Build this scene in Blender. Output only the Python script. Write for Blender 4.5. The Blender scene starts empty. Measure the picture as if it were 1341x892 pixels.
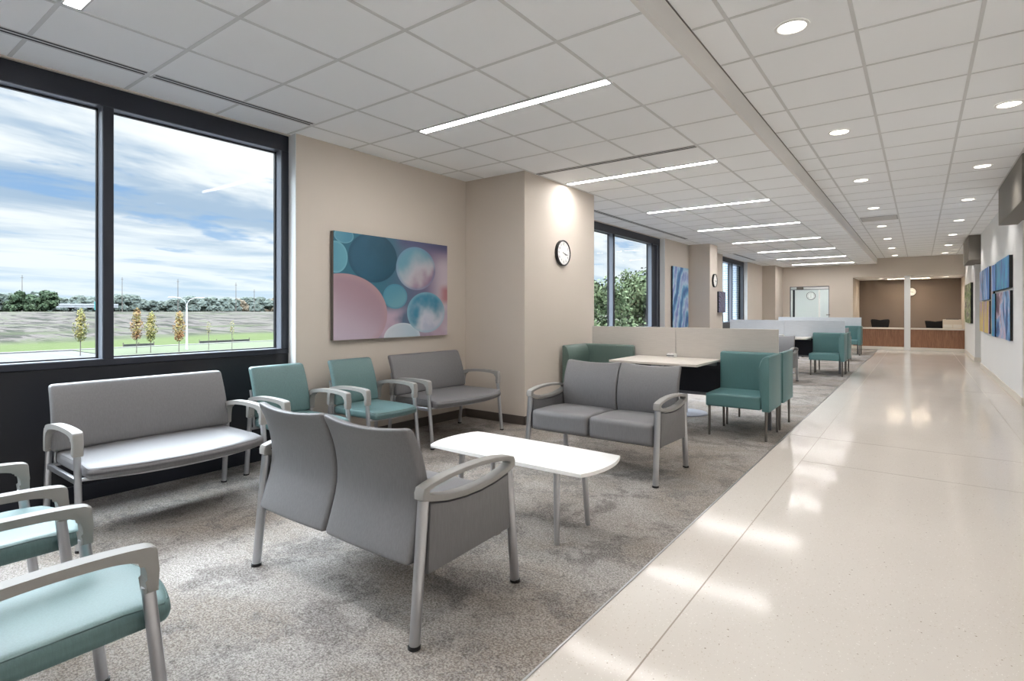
import bpy, bmesh, math, random
from mathutils import Vector, Matrix, noise
PI = math.pi
SC = bpy.context.scene
COL = SC.collection
random.seed(7)

# ------------------------------------------------------------------ constants
HL, HR = 2.845, 3.025          # ceiling heights: waiting area / corridor
XS = -1.165                    # step between the two ceilings
XP = -4.42                     # wall plane beside the windows
XW = -4.53                     # window frame plane
XR = 1.11                      # right-hand corridor wall
YB = 21.9                      # end wall
GZ = -3.3                      # ground outside

# ------------------------------------------------------------------ materials
def lin(c):
    return tuple(((v/255)/12.92 if v/255 <= 0.04045 else (((v/255)+0.055)/1.055)**2.4) for v in c)

def mat(name, rgb, rough=0.5, metal=0.0, spec=0.5, var=0.0, vscale=8, bump=0.0, bscale=200, coat=0.0, stretch=None, emit=0.0):
    m = bpy.data.materials.new(name); m.use_nodes = True
    nt = m.node_tree; N = nt.nodes; L = nt.links
    b = N['Principled BSDF']
    c = lin(rgb)
    b.inputs['Base Color'].default_value = (*c, 1)
    b.inputs['Roughness'].default_value = rough
    b.inputs['Metallic'].default_value = metal
    b.inputs['Specular IOR Level'].default_value = spec
    b.inputs['Coat Weight'].default_value = coat
    if emit:
        b.inputs['Emission Color'].default_value = (*c, 1); b.inputs['Emission Strength'].default_value = emit
    tc = N.new('ShaderNodeTexCoord'); mp = N.new('ShaderNodeMapping')
    L.new(tc.outputs['Object'], mp.inputs[0])
    if stretch: mp.inputs['Scale'].default_value = stretch
    n = N.new('ShaderNodeTexNoise'); n.inputs['Scale'].default_value = vscale; n.inputs['Detail'].default_value = 4
    L.new(mp.outputs[0], n.inputs['Vector'])
    mr = N.new('ShaderNodeMapRange'); mr.inputs[3].default_value = 1-var; mr.inputs[4].default_value = 1+var
    L.new(n.outputs['Fac'], mr.inputs[0])
    mx = N.new('ShaderNodeVectorMath'); mx.operation = 'SCALE'; mx.inputs[0].default_value = c
    L.new(mr.outputs[0], mx.inputs['Scale'])
    L.new(mx.outputs[0], b.inputs['Base Color'])
    if bump:
        n2 = N.new('ShaderNodeTexNoise'); n2.inputs['Scale'].default_value = bscale; n2.inputs['Detail'].default_value = 2
        L.new(mp.outputs[0], n2.inputs['Vector'])
        bp = N.new('ShaderNodeBump'); bp.inputs['Strength'].default_value = bump; bp.inputs['Distance'].default_value = 0.002
        L.new(n2.outputs['Fac'], bp.inputs['Height']); L.new(bp.outputs[0], b.inputs['Normal'])
    return m

class NB:
    """small node-building helper"""
    def __init__(self, name):
        self.m = bpy.data.materials.new(name); self.m.use_nodes = True
        self.nt = self.m.node_tree; self.b = self.nt.nodes['Principled BSDF']
    def n(self, t, **kw):
        o = self.nt.nodes.new('ShaderNode'+t)
        for k, v in kw.items(): setattr(o, k, v)
        return o
    def l(self, a, b): self.nt.links.new(a, b)
    def math(self, op, a, b=None, clamp=False):
        o = self.n('Math', operation=op); o.use_clamp = clamp
        for i, v in enumerate((a, b)):
            if v is None: continue
            if isinstance(v, (int, float)): o.inputs[i].default_value = v
            else: self.l(v, o.inputs[i])
        return o.outputs[0]
    def mr(self, v, a, b, c=0.0, d=1.0, smooth=True):
        o = self.n('MapRange'); o.interpolation_type = 'SMOOTHSTEP' if smooth else 'LINEAR'
        self.l(v, o.inputs[0])
        for i, x in enumerate((a, b, c, d)): o.inputs[i+1].default_value = x
        return o.outputs[0]
    def mix(self, f, a, b, mode='MIX'):
        o = self.n('Mix', data_type='RGBA', blend_type=mode)
        for sock, v in ((o.inputs[0], f), (o.inputs[6], a), (o.inputs[7], b)):
            if isinstance(v, (int, float)): sock.default_value = v
            elif isinstance(v, tuple): sock.default_value = (*v, 1)
            else: self.l(v, sock)
        return o.outputs[2]
    def ramp(self, f, stops):
        o = self.n('ValToRGB'); r = o.color_ramp
        while len(r.elements) < len(stops): r.elements.new(0.5)
        for e, (p, c) in zip(r.elements, stops): e.position = p; e.color = (*c, 1)
        self.l(f, o.inputs[0]); return o.outputs[0]
    def coord(self, kind='Object', scale=(1, 1, 1), loc=(0, 0, 0), rot=(0, 0, 0)):
        tc = self.n('TexCoord'); mp = self.n('Mapping')
        mp.inputs['Scale'].default_value = scale; mp.inputs['Location'].default_value = loc; mp.inputs['Rotation'].default_value = rot
        self.l(tc.outputs[kind], mp.inputs[0]); return mp.outputs[0]
    def noise(self, v, scale, detail=4, rough=0.5, dist=0.0):
        o = self.n('TexNoise'); o.inputs['Scale'].default_value = scale; o.inputs['Detail'].default_value = detail
        o.inputs['Roughness'].default_value = rough; o.inputs['Distortion'].default_value = dist
        self.l(v, o.inputs['Vector']); return o.outputs['Fac']
    def base(self, c): self.l(c, self.b.inputs['Base Color'])
    def bump(self, h, s=0.3, d=0.003):
        o = self.n('Bump'); o.inputs['Strength'].default_value = s; o.inputs['Distance'].default_value = d
        self.l(h, o.inputs['Height']); self.l(o.outputs[0], self.b.inputs['Normal'])

M = {}
M['wall'] = mat('wall_paint_beige', (206, 196, 185), 0.75, var=0.02, vscale=2, bump=0.05)
M['wall_white'] = mat('wall_paint_white', (229, 231, 232), 0.7, var=0.015, vscale=2, bump=0.05)
M['wall_taupe'] = mat('wall_paint_taupe', (122, 110, 101), 0.75, var=0.02, vscale=2)
M['header_grey'] = mat('header_grey_paint', (120, 116, 110), 0.6, var=0.02)
M['tile'] = mat('ceiling_tile', (247, 248, 249), 0.9, var=0.012, vscale=1.5, bump=0.12, bscale=500)
M['tbar'] = mat('ceiling_grid_metal', (212, 212, 211), 0.5)
M['soffit'] = mat('soffit_strip', (226, 223, 219), 0.55)
M['frame_dark'] = mat('window_frame_dark', (40, 43, 52), 0.42, spec=0.4, var=0.05)
M['reveal'] = mat('reveal_grey_metal_lit', (112, 117, 127), 0.3, spec=0.6)  # metal paler than the frames: sky sheen put into the grey
M['spandrel'] = mat('spandrel_panel_dark', (30, 31, 36), 0.38, spec=0.4, var=0.08, vscale=3)
M['base_dark'] = mat('rubber_base_brown', (92, 84, 78), 0.5, var=0.04)
M['base_white'] = mat('base_cream', (226, 221, 211), 0.35, var=0.02)
M['silver'] = mat('satin_silver_metal', (188, 189, 193), 0.3, metal=0.9, var=0.03, vscale=20)
M['armcap'] = mat('arm_cap_polymer', (148, 146, 143), 0.42, spec=0.45, var=0.02, vscale=30)
M['gunmetal'] = mat('gunmetal_leg', (112, 108, 104), 0.38, metal=0.6)
M['glide'] = mat('black_glide', (22, 22, 24), 0.5)
M['black'] = mat('black_plastic', (20, 20, 22), 0.45)
M['black_fabric'] = mat('black_mesh_fabric', (22, 21, 23), 0.85, bump=0.3)
M['white_lam'] = mat('white_laminate', (246, 245, 243), 0.28, var=0.01, vscale=5)
M['table_lam'] = mat('cream_laminate', (222, 215, 207), 0.3, var=0.02, vscale=5)
M['edge_grey'] = mat('table_edge_grey', (120, 122, 126), 0.4)
M['navy_panel'] = mat('navy_modesty_panel', (24, 27, 40), 0.6, var=0.08, vscale=60)
M['rail'] = mat('rail_grey_metal', (120, 122, 127), 0.4, metal=0.5)
M['disc'] = mat('pedestal_base_grey', (176, 182, 196), 0.3, metal=0.4)
M['white_plastic'] = mat('white_plastic', (238, 238, 236), 0.4)
M['printer'] = mat('printer_beige', (214, 203, 186), 0.5)
M['slot'] = mat('slot_black', (28, 28, 30), 0.6)
M['grille'] = mat('return_air_grey', (176, 176, 176), 0.6)
M['steel_lobby'] = mat('lobby_white_wall', (220, 224, 224), 0.6)

def fabric(name, rgb, rough=0.5, stretch=(60, 60, 6), var=0.07):
    k = NB(name)
    v = k.coord('Object', scale=stretch)
    n1 = k.noise(v, 3.0, 5, 0.6); v2 = k.coord('Object'); n2 = k.noise(v2, 260, 2)
    c = lin(rgb)
    col = k.mix(k.mr(n1, 0.3, 0.7), tuple(x*(1-var) for x in c), tuple(x*(1+var) for x in c))
    k.base(col); k.b.inputs['Roughness'].default_value = rough; k.b.inputs['Specular IOR Level'].default_value = 0.5
    k.b.inputs['Coat Weight'].default_value = 0.12; k.b.inputs['Coat Roughness'].default_value = 0.35
    k.bump(n2, 0.25, 0.001)
    return k.m
M['grey_vinyl'] = fabric('grey_vinyl', (113, 112, 114))
M['teal_vinyl'] = fabric('teal_vinyl', (92, 120, 121))
M['piping_grey'] = mat('piping_grey', (96, 95, 97), 0.5)
M['piping_teal'] = mat('piping_teal', (70, 96, 96), 0.5)
M['teal_deep'] = fabric('teal_booth_vinyl', (84, 124, 126), var=0.04)
M['green_booth'] = fabric('sage_booth_vinyl', (90, 110, 104), var=0.04)

def carpet():
    k = NB('carpet')
    v = k.coord('Object')
    big = k.noise(v, 1.1, 5, 0.62, 0.6)
    mid = k.math('ADD', k.math('MULTIPLY', k.noise(v, 3.2, 7, 0.75, 0.3), 0.85), k.math('MULTIPLY', k.noise(v, 30, 3, 0.7), 0.15))
    fine = k.noise(v, 120, 3, 0.7)
    vf = k.coord('Object', scale=(40, 95, 40)); th = k.noise(vf, 2.2, 4, 0.7)
    a = k.mix(k.mr(big, 0.40, 0.62), lin((156, 145, 134)), lin((180, 174, 169)))
    b = k.mix(k.math('MULTIPLY', k.mr(mid, 0.49, 0.57), 0.85), a, lin((112, 106, 103)))
    c = k.mix(k.mr(th, 0.38, 0.62), k.mix(0.6, b, lin((84, 79, 76))), b)
    d = k.mix(k.mr(fine, 0.38, 0.62), k.mix(0.34, c, lin((84, 80, 78))), k.mix(0.26, c, lin((226, 222, 218))))
    k.base(d); k.b.inputs['Roughness'].default_value = 0.95; k.b.inputs['Specular IOR Level'].default_value = 0.1
    k.bump(k.math('ADD', fine, th), 0.7, 0.006)
    return k.m
M['carpet'] = carpet()

def terrazzo():
    k = NB('terrazzo')
    v = k.coord('Object')
    vo = k.n('TexVoronoi'); vo.inputs['Scale'].default_value = 90; k.l(v, vo.inputs['Vector'])
    chip = k.mr(vo.outputs['Distance'], 0.10, 0.26)
    sel = k.noise(v, 60, 1)
    vo2 = k.n('TexVoronoi'); vo2.inputs['Scale'].default_value = 26; k.l(v, vo2.inputs['Vector'])
    chip2 = k.mr(vo2.outputs['Distance'], 0.05, 0.11)
    g = k.noise(v, 1.2, 3)
    base = k.mix(g, lin((206, 199, 191)), lin((216, 210, 203)))
    ccol = k.mix(k.mr(sel, 0.40, 0.6), lin((186, 174, 158)), lin((236, 232, 226)))
    c = k.mix(chip, ccol, base)
    c = k.mix(chip2, k.mix(k.mr(sel, 0.45, 0.55), lin((140, 126, 112)), lin((196, 186, 172))), c)
    k.base(c); k.b.inputs['Roughness'].default_value = 0.10; k.b.inputs['Specular IOR Level'].default_value = 0.07
    return k.m
M['terrazzo'] = terrazzo()
M['joint'] = mat('terrazzo_joint', (150, 138, 124), 0.4)

def wood():
    k = NB('desk_wood')
    v = k.coord('Object', scale=(9, 9, 0.8)); n = k.noise(v, 3, 6, 0.6, 1.2)
    k.base(k.ramp(n, [(0.3, lin((122, 84, 62))), (0.55, lin((150, 108, 82))), (0.75, lin((166, 124, 96)))]))
    k.b.inputs['Roughness'].default_value = 0.45
    return k.m
M['wood'] = wood()

def linen_panel(name, rgb):
    k = NB(name)
    v = k.coord('Object', scale=(3, 3, 90)); n = k.noise(v, 2.5, 5, 0.65)
    c = lin(rgb)
    k.base(k.mix(k.mr(n, 0.3, 0.7), tuple(x*0.93 for x in c), tuple(min(1, x*1.05) for x in c)))
    k.b.inputs['Roughness'].default_value = 0.55; k.bump(n, 0.15, 0.001)
    return k.m
M['partition'] = linen_panel('partition_laminate', (192, 187, 181))
M['partition_blue'] = linen_panel('partition_laminate_pale', (206, 212, 219))

def brick(name, c1, c2, mortar):
    k = NB(name)
    tc = k.n('TexCoord'); sp = k.n('SeparateXYZ'); k.l(tc.outputs['Object'], sp.inputs[0])
    cb = k.n('CombineXYZ'); k.l(k.math('ADD', sp.outputs[0], sp.outputs[1]), cb.inputs[0]); k.l(sp.outputs[2], cb.inputs[1])
    b = k.n('TexBrick'); b.inputs['Scale'].default_value = 1; b.inputs['Brick Width'].default_value = 0.2; b.inputs['Row Height'].default_value = 0.07
    b.inputs['Mortar Size'].default_value = 0.008
    b.inputs['Color1'].default_value = (*lin(c1), 1); b.inputs['Color2'].default_value = (*lin(c2), 1); b.inputs['Mortar'].default_value = (*lin(mortar), 1)
    k.l(cb.outputs[0], b.inputs['Vector']); k.base(b.outputs['Color']); k.b.inputs['Roughness'].default_value = 0.8
    return k.m
M['brick'] = brick('brick_blue_grey', (142, 158, 178), (160, 174, 192), (205, 212, 220))

def glass():
    m = bpy.data.materials.new('window_glass'); m.use_nodes = True
    nt = m.node_tree; nt.nodes.clear()
    o = nt.nodes.new('ShaderNodeOutputMaterial'); mx = nt.nodes.new('ShaderNodeMixShader')
    t = nt.nodes.new('ShaderNodeBsdfTransparent'); t.inputs[0].default_value = (0.96, 0.985, 0.985, 1)
    g = nt.nodes.new('ShaderNodeBsdfGlossy'); g.inputs['Roughness'].default_value = 0.02
    f = nt.nodes.new('ShaderNodeLayerWeight'); p = nt.nodes.new('ShaderNodeMath'); p.operation = 'POWER'; p.inputs[1].default_value = 5
    q = nt.nodes.new('ShaderNodeMath'); q.operation = 'MULTIPLY_ADD'; q.inputs[1].default_value = 0.3; q.inputs[2].default_value = 0.005
    nt.links.new(f.outputs['Facing'], p.inputs[0]); nt.links.new(p.outputs[0], q.inputs[0]); nt.links.new(q.outputs[0], mx.inputs[0]); nt.links.new(t.outputs[0], mx.inputs[1]); nt.links.new(g.outputs[0], mx.inputs[2])
    nt.links.new(mx.outputs[0], o.inputs[0]); return m
M['glass'] = glass()

def emitter(name, rgb, s):
    m = bpy.data.materials.new(name); m.use_nodes = True
    nt = m.node_tree; nt.nodes.clear()
    o = nt.nodes.new('ShaderNodeOutputMaterial'); e = nt.nodes.new('ShaderNodeEmission')
    e.inputs[0].default_value = (*lin(rgb), 1); e.inputs[1].default_value = s
    nt.links.new(e.outputs[0], o.inputs[0]); return m
M['led'] = emitter('led_diffuser', (255, 252, 250), 46)
M['can_glow'] = emitter('downlight_glow', (255, 244, 228), 6)
M['led_office'] = emitter('led_office', (255, 236, 208), 55)
M['led_lobby'] = emitter('led_lobby', (255, 252, 250), 70)

# ------------------------------------------------------------------ mesh tools
def finish(bm, name, m, parent=None, smooth=None, loc=None):
    bmesh.ops.recalc_face_normals(bm, faces=bm.faces[:])
    me = bpy.data.meshes.new(name); bm.to_mesh(me); bm.free()
    if smooth is not None:
        for p in me.polygons: p.use_smooth = True
        me.set_sharp_from_angle(angle=math.radians(smooth))
    for mm in (m if isinstance(m, (list, tuple)) else [m]): me.materials.append(M[mm] if isinstance(mm, str) else mm)
    o = bpy.data.objects.new(name, me); COL.objects.link(o)
    if parent is not None: o.parent = parent
    if loc is not None: o.location = loc
    return o

def box(bm, x0, x1, y0, y1, z0, z1, bev=0.0, seg=2):
    r = bmesh.ops.create_cube(bm, size=1)
    vs = r['verts']
    for v in vs:
        v.co = Vector((x0+(v.co.x+0.5)*(x1-x0), y0+(v.co.y+0.5)*(y1-y0), z0+(v.co.z+0.5)*(z1-z0)))
    if bev:
        es = list({e for v in vs for e in v.link_edges})
        bmesh.ops.bevel(bm, geom=es, offset=bev, segments=seg, profile=0.5, affect='EDGES')
    return bm

def tube(bm, pts, rad, seg=12, cap=True):
    pts = [Vector(p) for p in pts]; n = len(pts)
    rads = rad if isinstance(rad, (list, tuple)) else [rad]*n
    rings = []; up = None
    for i, p in enumerate(pts):
        t = (pts[min(i+1, n-1)]-pts[max(i-1, 0)]).normalized()
        if up is None:
            a = Vector((0, 0, 1)) if abs(t.z) < 0.9 else Vector((1, 0, 0))
            up = (a-t*a.dot(t)).normalized()
        else: up = (up-t*up.dot(t)).normalized()
        s = t.cross(up)
        rings.append([bm.verts.new(p+(up*math.cos(2*PI*k/seg)+s*math.sin(2*PI*k/seg))*rads[i]) for k in range(seg)])
    for a, b in zip(rings, rings[1:]):
        for k in range(seg): bm.faces.new((a[k], a[(k+1) % seg], b[(k+1) % seg], b[k]))
    if cap: bm.faces.new(rings[0][::-1]); bm.faces.new(rings[-1])
    return bm

def disc(bm, c, r, z0, z1, seg=40, bev=0.0):
    rs = bmesh.ops.create_cone(bm, cap_ends=True, segments=seg, radius1=r, radius2=r, depth=z1-z0, matrix=Matrix.Translation((c[0], c[1], (z0+z1)/2)))
    if bev:
        es = [e for e in {e for v in rs['verts'] for e in v.link_edges} if abs(e.verts[0].co.z-e.verts[1].co.z) < 1e-6]
        bmesh.ops.bevel(bm, geom=es, offset=bev, segments=2, affect='EDGES')
    return bm

def prism(bm, poly, a0, a1, axis='x', bev=0.0, seg=2):
    """extrude a 2D polygon along an axis; poly = (y,z) for x, (x,z) for y, (x,y) for z"""
    def P(a, p):
        return Vector((a, p[0], p[1])) if axis == 'x' else Vector((p[0], a, p[1])) if axis == 'y' else Vector((p[0], p[1], a))
    A = [bm.verts.new(P(a0, p)) for p in poly]; B = [bm.verts.new(P(a1, p)) for p in poly]
    f1 = bm.faces.new(A); f2 = bm.faces.new(B[::-1]); n = len(poly)
    for i in range(n): bm.faces.new((A[i], B[i], B[(i+1) % n], A[(i+1) % n]))
    if bev:
        es = list(f1.edges)+list(f2.edges)
        bmesh.ops.bevel(bm, geom=es, offset=bev, segments=seg, profile=0.5, affect='EDGES')
    return bm

def ring_prism(bm, outer, inner, a0, a1, bev=0.0):
    P = lambda a, p: Vector((a, p[0], p[1]))
    n = len(outer)
    O0 = [bm.verts.new(P(a0, p)) for p in outer]; O1 = [bm.verts.new(P(a1, p)) for p in outer]
    I0 = [bm.verts.new(P(a0, p)) for p in inner]; I1 = [bm.verts.new(P(a1, p)) for p in inner]
    es = []
    for i in range(n):
        j = (i+1) % n
        bm.faces.new((O0[i], O0[j], I0[j], I0[i])); bm.faces.new((O1[i], I1[i], I1[j], O1[j]))
        bm.faces.new((O0[i], O1[i], O1[j], O0[j])); bm.faces.new((I0[i], I0[j], I1[j], I1[i]))
        for a, b in ((O0[i], O0[j]), (O1[i], O1[j]), (I0[i], I0[j]), (I1[i], I1[j])): es.append(bm.edges.get((a, b)))
    if bev: bmesh.ops.bevel(bm, geom=es, offset=bev, segments=2, profile=0.5, affect='EDGES')
    return bm

def rbox(bm, cx, cy, cz, hx, hy, hz, r, fn=None, mid=8):
    """rounded, deformable cushion"""
    def ax(h):
        z = [h-r+r*math.sin(a*PI/2/3) for a in range(1, 4)]
        return [-x for x in z[::-1]]+[-(h-r)+2*(h-r)*i/mid for i in range(mid+1)]+z
    X, Y, Z = ax(hx), ax(hy), ax(hz)
    cache = {}
    def V(i, j, k):
        key = (i, j, k)
        if key not in cache:
            p = Vector((X[i], Y[j], Z[k]))
            q = Vector((max(-(hx-r), min(hx-r, p.x)), max(-(hy-r), min(hy-r, p.y)), max(-(hz-r), min(hz-r, p.z))))
            d = p-q
            if d.length > 1e-9: p = q+d.normalized()*r
            p = p+Vector((cx, cy, cz))
            if fn: p = Vector(fn(p.x, p.y, p.z))
            cache[key] = bm.verts.new(p)
        return cache[key]
    nx, ny, nz = len(X)-1, len(Y)-1, len(Z)-1
    def F(*q):
        vs = [V(*a) for a in q]
        try: bm.faces.new(vs)
        except ValueError: pass
    for i in range(nx):
        for j in range(ny):
            F((i, j, 0), (i, j+1, 0), (i+1, j+1, 0), (i+1, j, 0)); F((i, j, nz), (i+1, j, nz), (i+1, j+1, nz), (i, j+1, nz))
    for i in range(nx):
        for k in range(nz):
            F((i, 0, k), (i+1, 0, k), (i+1, 0, k+1), (i, 0, k+1)); F((i, ny, k), (i, ny, k+1), (i+1, ny, k+1), (i+1, ny, k))
    for j in range(ny):
        for k in range(nz):
            F((0, j, k), (0, j, k+1), (0, j+1, k+1), (0, j+1, k)); F((nx, j, k), (nx, j+1, k), (nx, j+1, k+1), (nx, j, k+1))
    return bm

def spline(pts, n=6):
    """Catmull-Rom through 2D points (open)"""
    out = []
    P = [pts[0]]+list(pts)+[pts[-1]]
    for i in range(1, len(P)-2):
        for s in range(n):
            t = s/n; a, b, c, d = P[i-1], P[i], P[i+1], P[i+2]
            out.append(tuple(0.5*(2*b[k]+(c[k]-a[k])*t+(2*a[k]-5*b[k]+4*c[k]-d[k])*t*t+(3*b[k]-a[k]-3*c[k]+d[k])*t**3) for k in range(len(b))))
    out.append(tuple(pts[-1])); return out

def tag(o, label, cat=None, group=None):
    o['label'] = label
    if cat: o['category'] = cat
    if group: o['group'] = group
    return o
def thing(name, loc, label, cat, group=None, rz=0.0):
    o = bpy.data.objects.new(name, None); COL.objects.link(o); o.empty_display_size = 0.1
    o.location = loc; o.rotation_euler = (0, 0, rz); return tag(o, label, cat, group)
def struct(o, label=None):
    o['kind'] = 'structure'
    if label: o['label'] = label
    return o
def dup(root, loc, rz, label, group=None):
    r = root.copy(); COL.objects.link(r); r.location = loc; r.rotation_euler = (0, 0, rz); r['label'] = label
    if group: r['group'] = group
    def kids(a, b):
        for ch in list(a.children):
            c = ch.copy(); COL.objects.link(c); c.parent = b; kids(ch, c)
    kids(root, r)
    return r
def sbox(name, m, boxes, label=None, parent=None, bev=0.0):
    bm = bmesh.new()
    for b in boxes: box(bm, *b, bev=bev)
    o = finish(bm, name, m, parent)
    if parent is None: struct(o, label)
    return o

# ------------------------------------------------------------------ room shell
XC = -1.1                                    # carpet edge
sbox('floor', 'terrazzo', [(XC, 2.45, -4.2, YB+0.3, -0.12, 0), (-1.9, 1.3, YB+0.3, 24.6, -0.12, 0)], 'polished cream terrazzo corridor floor')
sbox('floor', 'carpet', [(-4.75, XC, -4.2, YB+0.3, -0.12, 0.002)], 'patterned grey brown carpet of the waiting area')
sbox('floor', 'steel_lobby', [(-4.2, -2.0, YB+0.3, 24.7, -0.12, 0)], 'pale floor of the lobby behind the glass door')
J = []
for x in (-0.813, 0.80): J.append((x-0.003, x+0.003, -4, YB, 0, 0.0006))
for y in (1.0, 5.24, 6.28, 11.3, 16.4): J.append((-0.813 if y != 6.28 else XC, XR, y-0.0025, y+0.0025, 0, 0.0005))
sbox('trim_1', 'joint', J, 'thin divider joints in the terrazzo floor')
sbox('trim_2', 'silver', [(XC-0.004, XC+0.004, -4, YB, 0.001, 0.004)], 'thin metal edge strip between carpet and terrazzo')

# left wall with piers
wl = []
for y0, y1, x in ((2.755, 5.01, XP), (5.01, 6.64, -3.547), (6.64, 7.0, XP), (11.485, 13.02, XP), (13.02, 13.6, -3.93), (13.6, 15.8, XP), (18.55, 20.6, XP), (20.6, YB, -4.0), (-4.2, -2.9, XP)):
    wl.append((-4.76, x, y0, y1, -0.1, HL+0.02))
for y0, y1 in ((-2.9, 2.755), (7.0, 11.485), (15.8, 18.55)):
    wl.append((-4.76, -4.5, y0, y1, HL-0.008, 3.3))
sbox('wall_left', 'wall', wl, 'beige window side wall with projecting piers')
bl = []
for y0, y1, x in ((2.755, 5.01, XP), (6.64, 7.0, XP), (11.485, 13.02, XP), (13.6, 15.8, XP), (18.55, 20.6, XP)):
    bl.append((x, x+0.008, y0, y1, 0, 0.1))
for y0, y1, x in ((5.01, 6.64, -3.547), (13.02, 13.6, -3.93), (20.6, YB, -4.0)):
    bl += [(x, x+0.008, y0-0.008, y1, 0, 0.1), (XP, x+0.008, y0-0.008, y0, 0, 0.1)]
sbox('baseboard_left', 'base_dark', bl, 'dark brown rubber base along the beige wall')
# exterior skin and brick pilasters beside the windows
ex = []
for y0, y1 in ((2.93, 7.0), (12.3, 15.8), (18.2, 21.9)):
    ex.append((-5.08, -4.762 if y0 < 17 else -4.672, y0+0.03, y1 if y0 < 17 else 18.54, -3.3, 3.6))
ex.append((-5.08, -4.762, 18.54, 21.9, -3.3, 3.6))
sbox('wall_outside', 'brick', ex, 'pale blue grey brick outside the windows')
sbox('wall_roof', 'wall_white', [(-5.1, 3.0, -4.4, 24.9, 3.34, 3.5)], 'roof slab above the ceiling')

# right wall
bz = HR+0.02
wr = [(XR, 2.45, 10.05, 16.35, -0.1, bz), (2.2, 2.45, -4.2, YB, -0.1, bz), (XR, 2.45, 18.05, YB, -0.1, bz), (XR, 2.45, -4.2, 7.9, -0.1, bz)]
sbox('wall_right', 'wall_white', wr, 'white corridor wall hung with colourful canvases')
br = []
for y0, y1 in ((10.05, 16.35), (18.05, YB), (-4, 7.9)):
    br += [(XR-0.012, XR, y0-0.012, y1+0.012, 0, 0.105), (XR, 2.2, y0-0.012, y0, 0, 0.105), (XR, 2.2, y1, y1+0.012, 0, 0.105)]
sbox('baseboard_right', 'base_white', br, 'cream baseboard along the corridor wall')
for i, (y0, y1, zb) in enumerate(((8.25, 10.5, 2.5), (16.48, 18.5, 2.45))):
    x0 = 0.905
    bm = bmesh.new(); box(bm, x0, XR+0.25, y0, y1, zb, HR+0.005, bev=0.004, seg=1)
    o = finish(bm, 'trim_%d' % (3+i), 'header_grey'); struct(o, ('near', 'far')[i]+' grey boxed header over a corridor recess')
# recess doors in the two alcoves
for i, (y0, y1) in enumerate(((7.9, 10.05), (16.35, 18.05))):
    fr = sbox('door_%d' % (i+2), 'header_grey', [(2.17, 2.2, y0+0.35, y1-0.35, 0, 2.1)], 'grey door at the back of the corridor recess')

# end wall
OX0, OX1, OZ = -1.83, XR, 2.41
DX0, DX1, DZ = -3.77, -2.53, 2.145
wb = [(-4.76, DX0, YB, YB+0.15, -0.1, 3.3), (DX0, DX1, YB, YB+0.15, DZ, 3.3), (DX1, OX0, YB, YB+0.15, -0.1, 3.3), (OX0, OX1, YB, YB+0.15, OZ, 3.3), (OX1, 2.45, YB, YB+0.15, -0.1, 3.3)]
sbox('wall_back', 'wall', wb, 'beige end wall with reception opening and glass door')
sbox('trim_5', 'wall_white', [(-0.412, -0.25, YB-0.012, YB+0.17, 0.0, OZ+0.002)], 'white pillar between the two reception desks')
sbox('wall_office', 'wall_taupe', [(-2.0, 1.4, 24.4, 24.55, -0.1, 2.5)], 'dark taupe wall behind the reception desks')
sbox('wall_office_side', 'wall', [(-1.95, OX0, YB+0.15, 24.4, -0.1, 2.5), (1.14, 1.3, YB+0.15, 24.4, -0.1, 2.5)], 'beige side walls of the reception office')
sbox('ceiling_office', 'tile', [(-1.95, 1.3, YB+0.15, 24.5, OZ, 2.5)], 'white ceiling of the reception office')
sbox('wall_lobby', 'steel_lobby', [(-4.3, -4.15, YB+0.15, 24.6, -0.1, 2.6), (-2.15, -2.0, YB+0.15, 24.6, -0.1, 2.6), (-4.3, -2.0, 24.5, 24.65, -0.1, 2.6)], 'white walls of the lobby behind the glass door')
sbox('ceiling_lobby', 'tile', [(-4.3, -2.0, YB+0.15, 24.6, 2.5, 2.6)], 'ceiling of the lobby behind the glass door')
sbox('wall_behind', 'wall', [(-4.76, 2.45, -4.35, -4.2, -0.1, 3.3)], 'wall at the other end of the waiting area')
sbox('baseboard_back', 'base_white', [(DX1, OX0, YB-0.01, YB, 0, 0.1)], 'cream baseboard under the end wall')

# glass door in the end wall
d = sbox('door_1', 'frame_dark', [(DX0+0.09, DX0+0.15, YB+0.02, YB+0.08, 0, DZ-0.12)], 'glazed lobby door in the end wall')
sbox('door_frame', 'rail', [(DX0, DX0+0.02, YB-0.01, YB+0.1, 0, DZ), (DX1-0.02, DX1, YB-0.01, YB+0.1, 0, DZ), (DX0, DX1, YB-0.01, YB+0.1, DZ-0.02, DZ), (DX0, DX1, YB-0.01, YB+0.06, DZ-0.125, DZ-0.1)], parent=d)
sbox('header_panel', 'wall_white', [(DX0+0.5, DX1-0.02, YB+0.02, YB+0.05, DZ-0.1, DZ-0.02)], parent=d)
sbox('door_closer', 'gunmetal', [(DX0+0.22, DX0+0.44, YB-0.03, YB+0.02, DZ-0.105, DZ-0.015)], parent=d, bev=0.01)
sbox('door_stile', 'white_plastic', [(-2.87, -2.82, YB+0.03, YB+0.07, 0, DZ-0.125)], parent=d)
sbox('door_glass', 'glass', [(DX0+0.15, DX1-0.02, YB+0.048, YB+0.052, 0, DZ-0.125)], parent=d)
sbox('door_handle', 'gunmetal', [(-2.62, -2.5, YB-0.06, YB-0.04, 1.13, 1.155), (-2.6, -2.58, YB-0.06, YB+0.05, 1.13, 1.155)], parent=d, bev=0.004)

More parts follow.
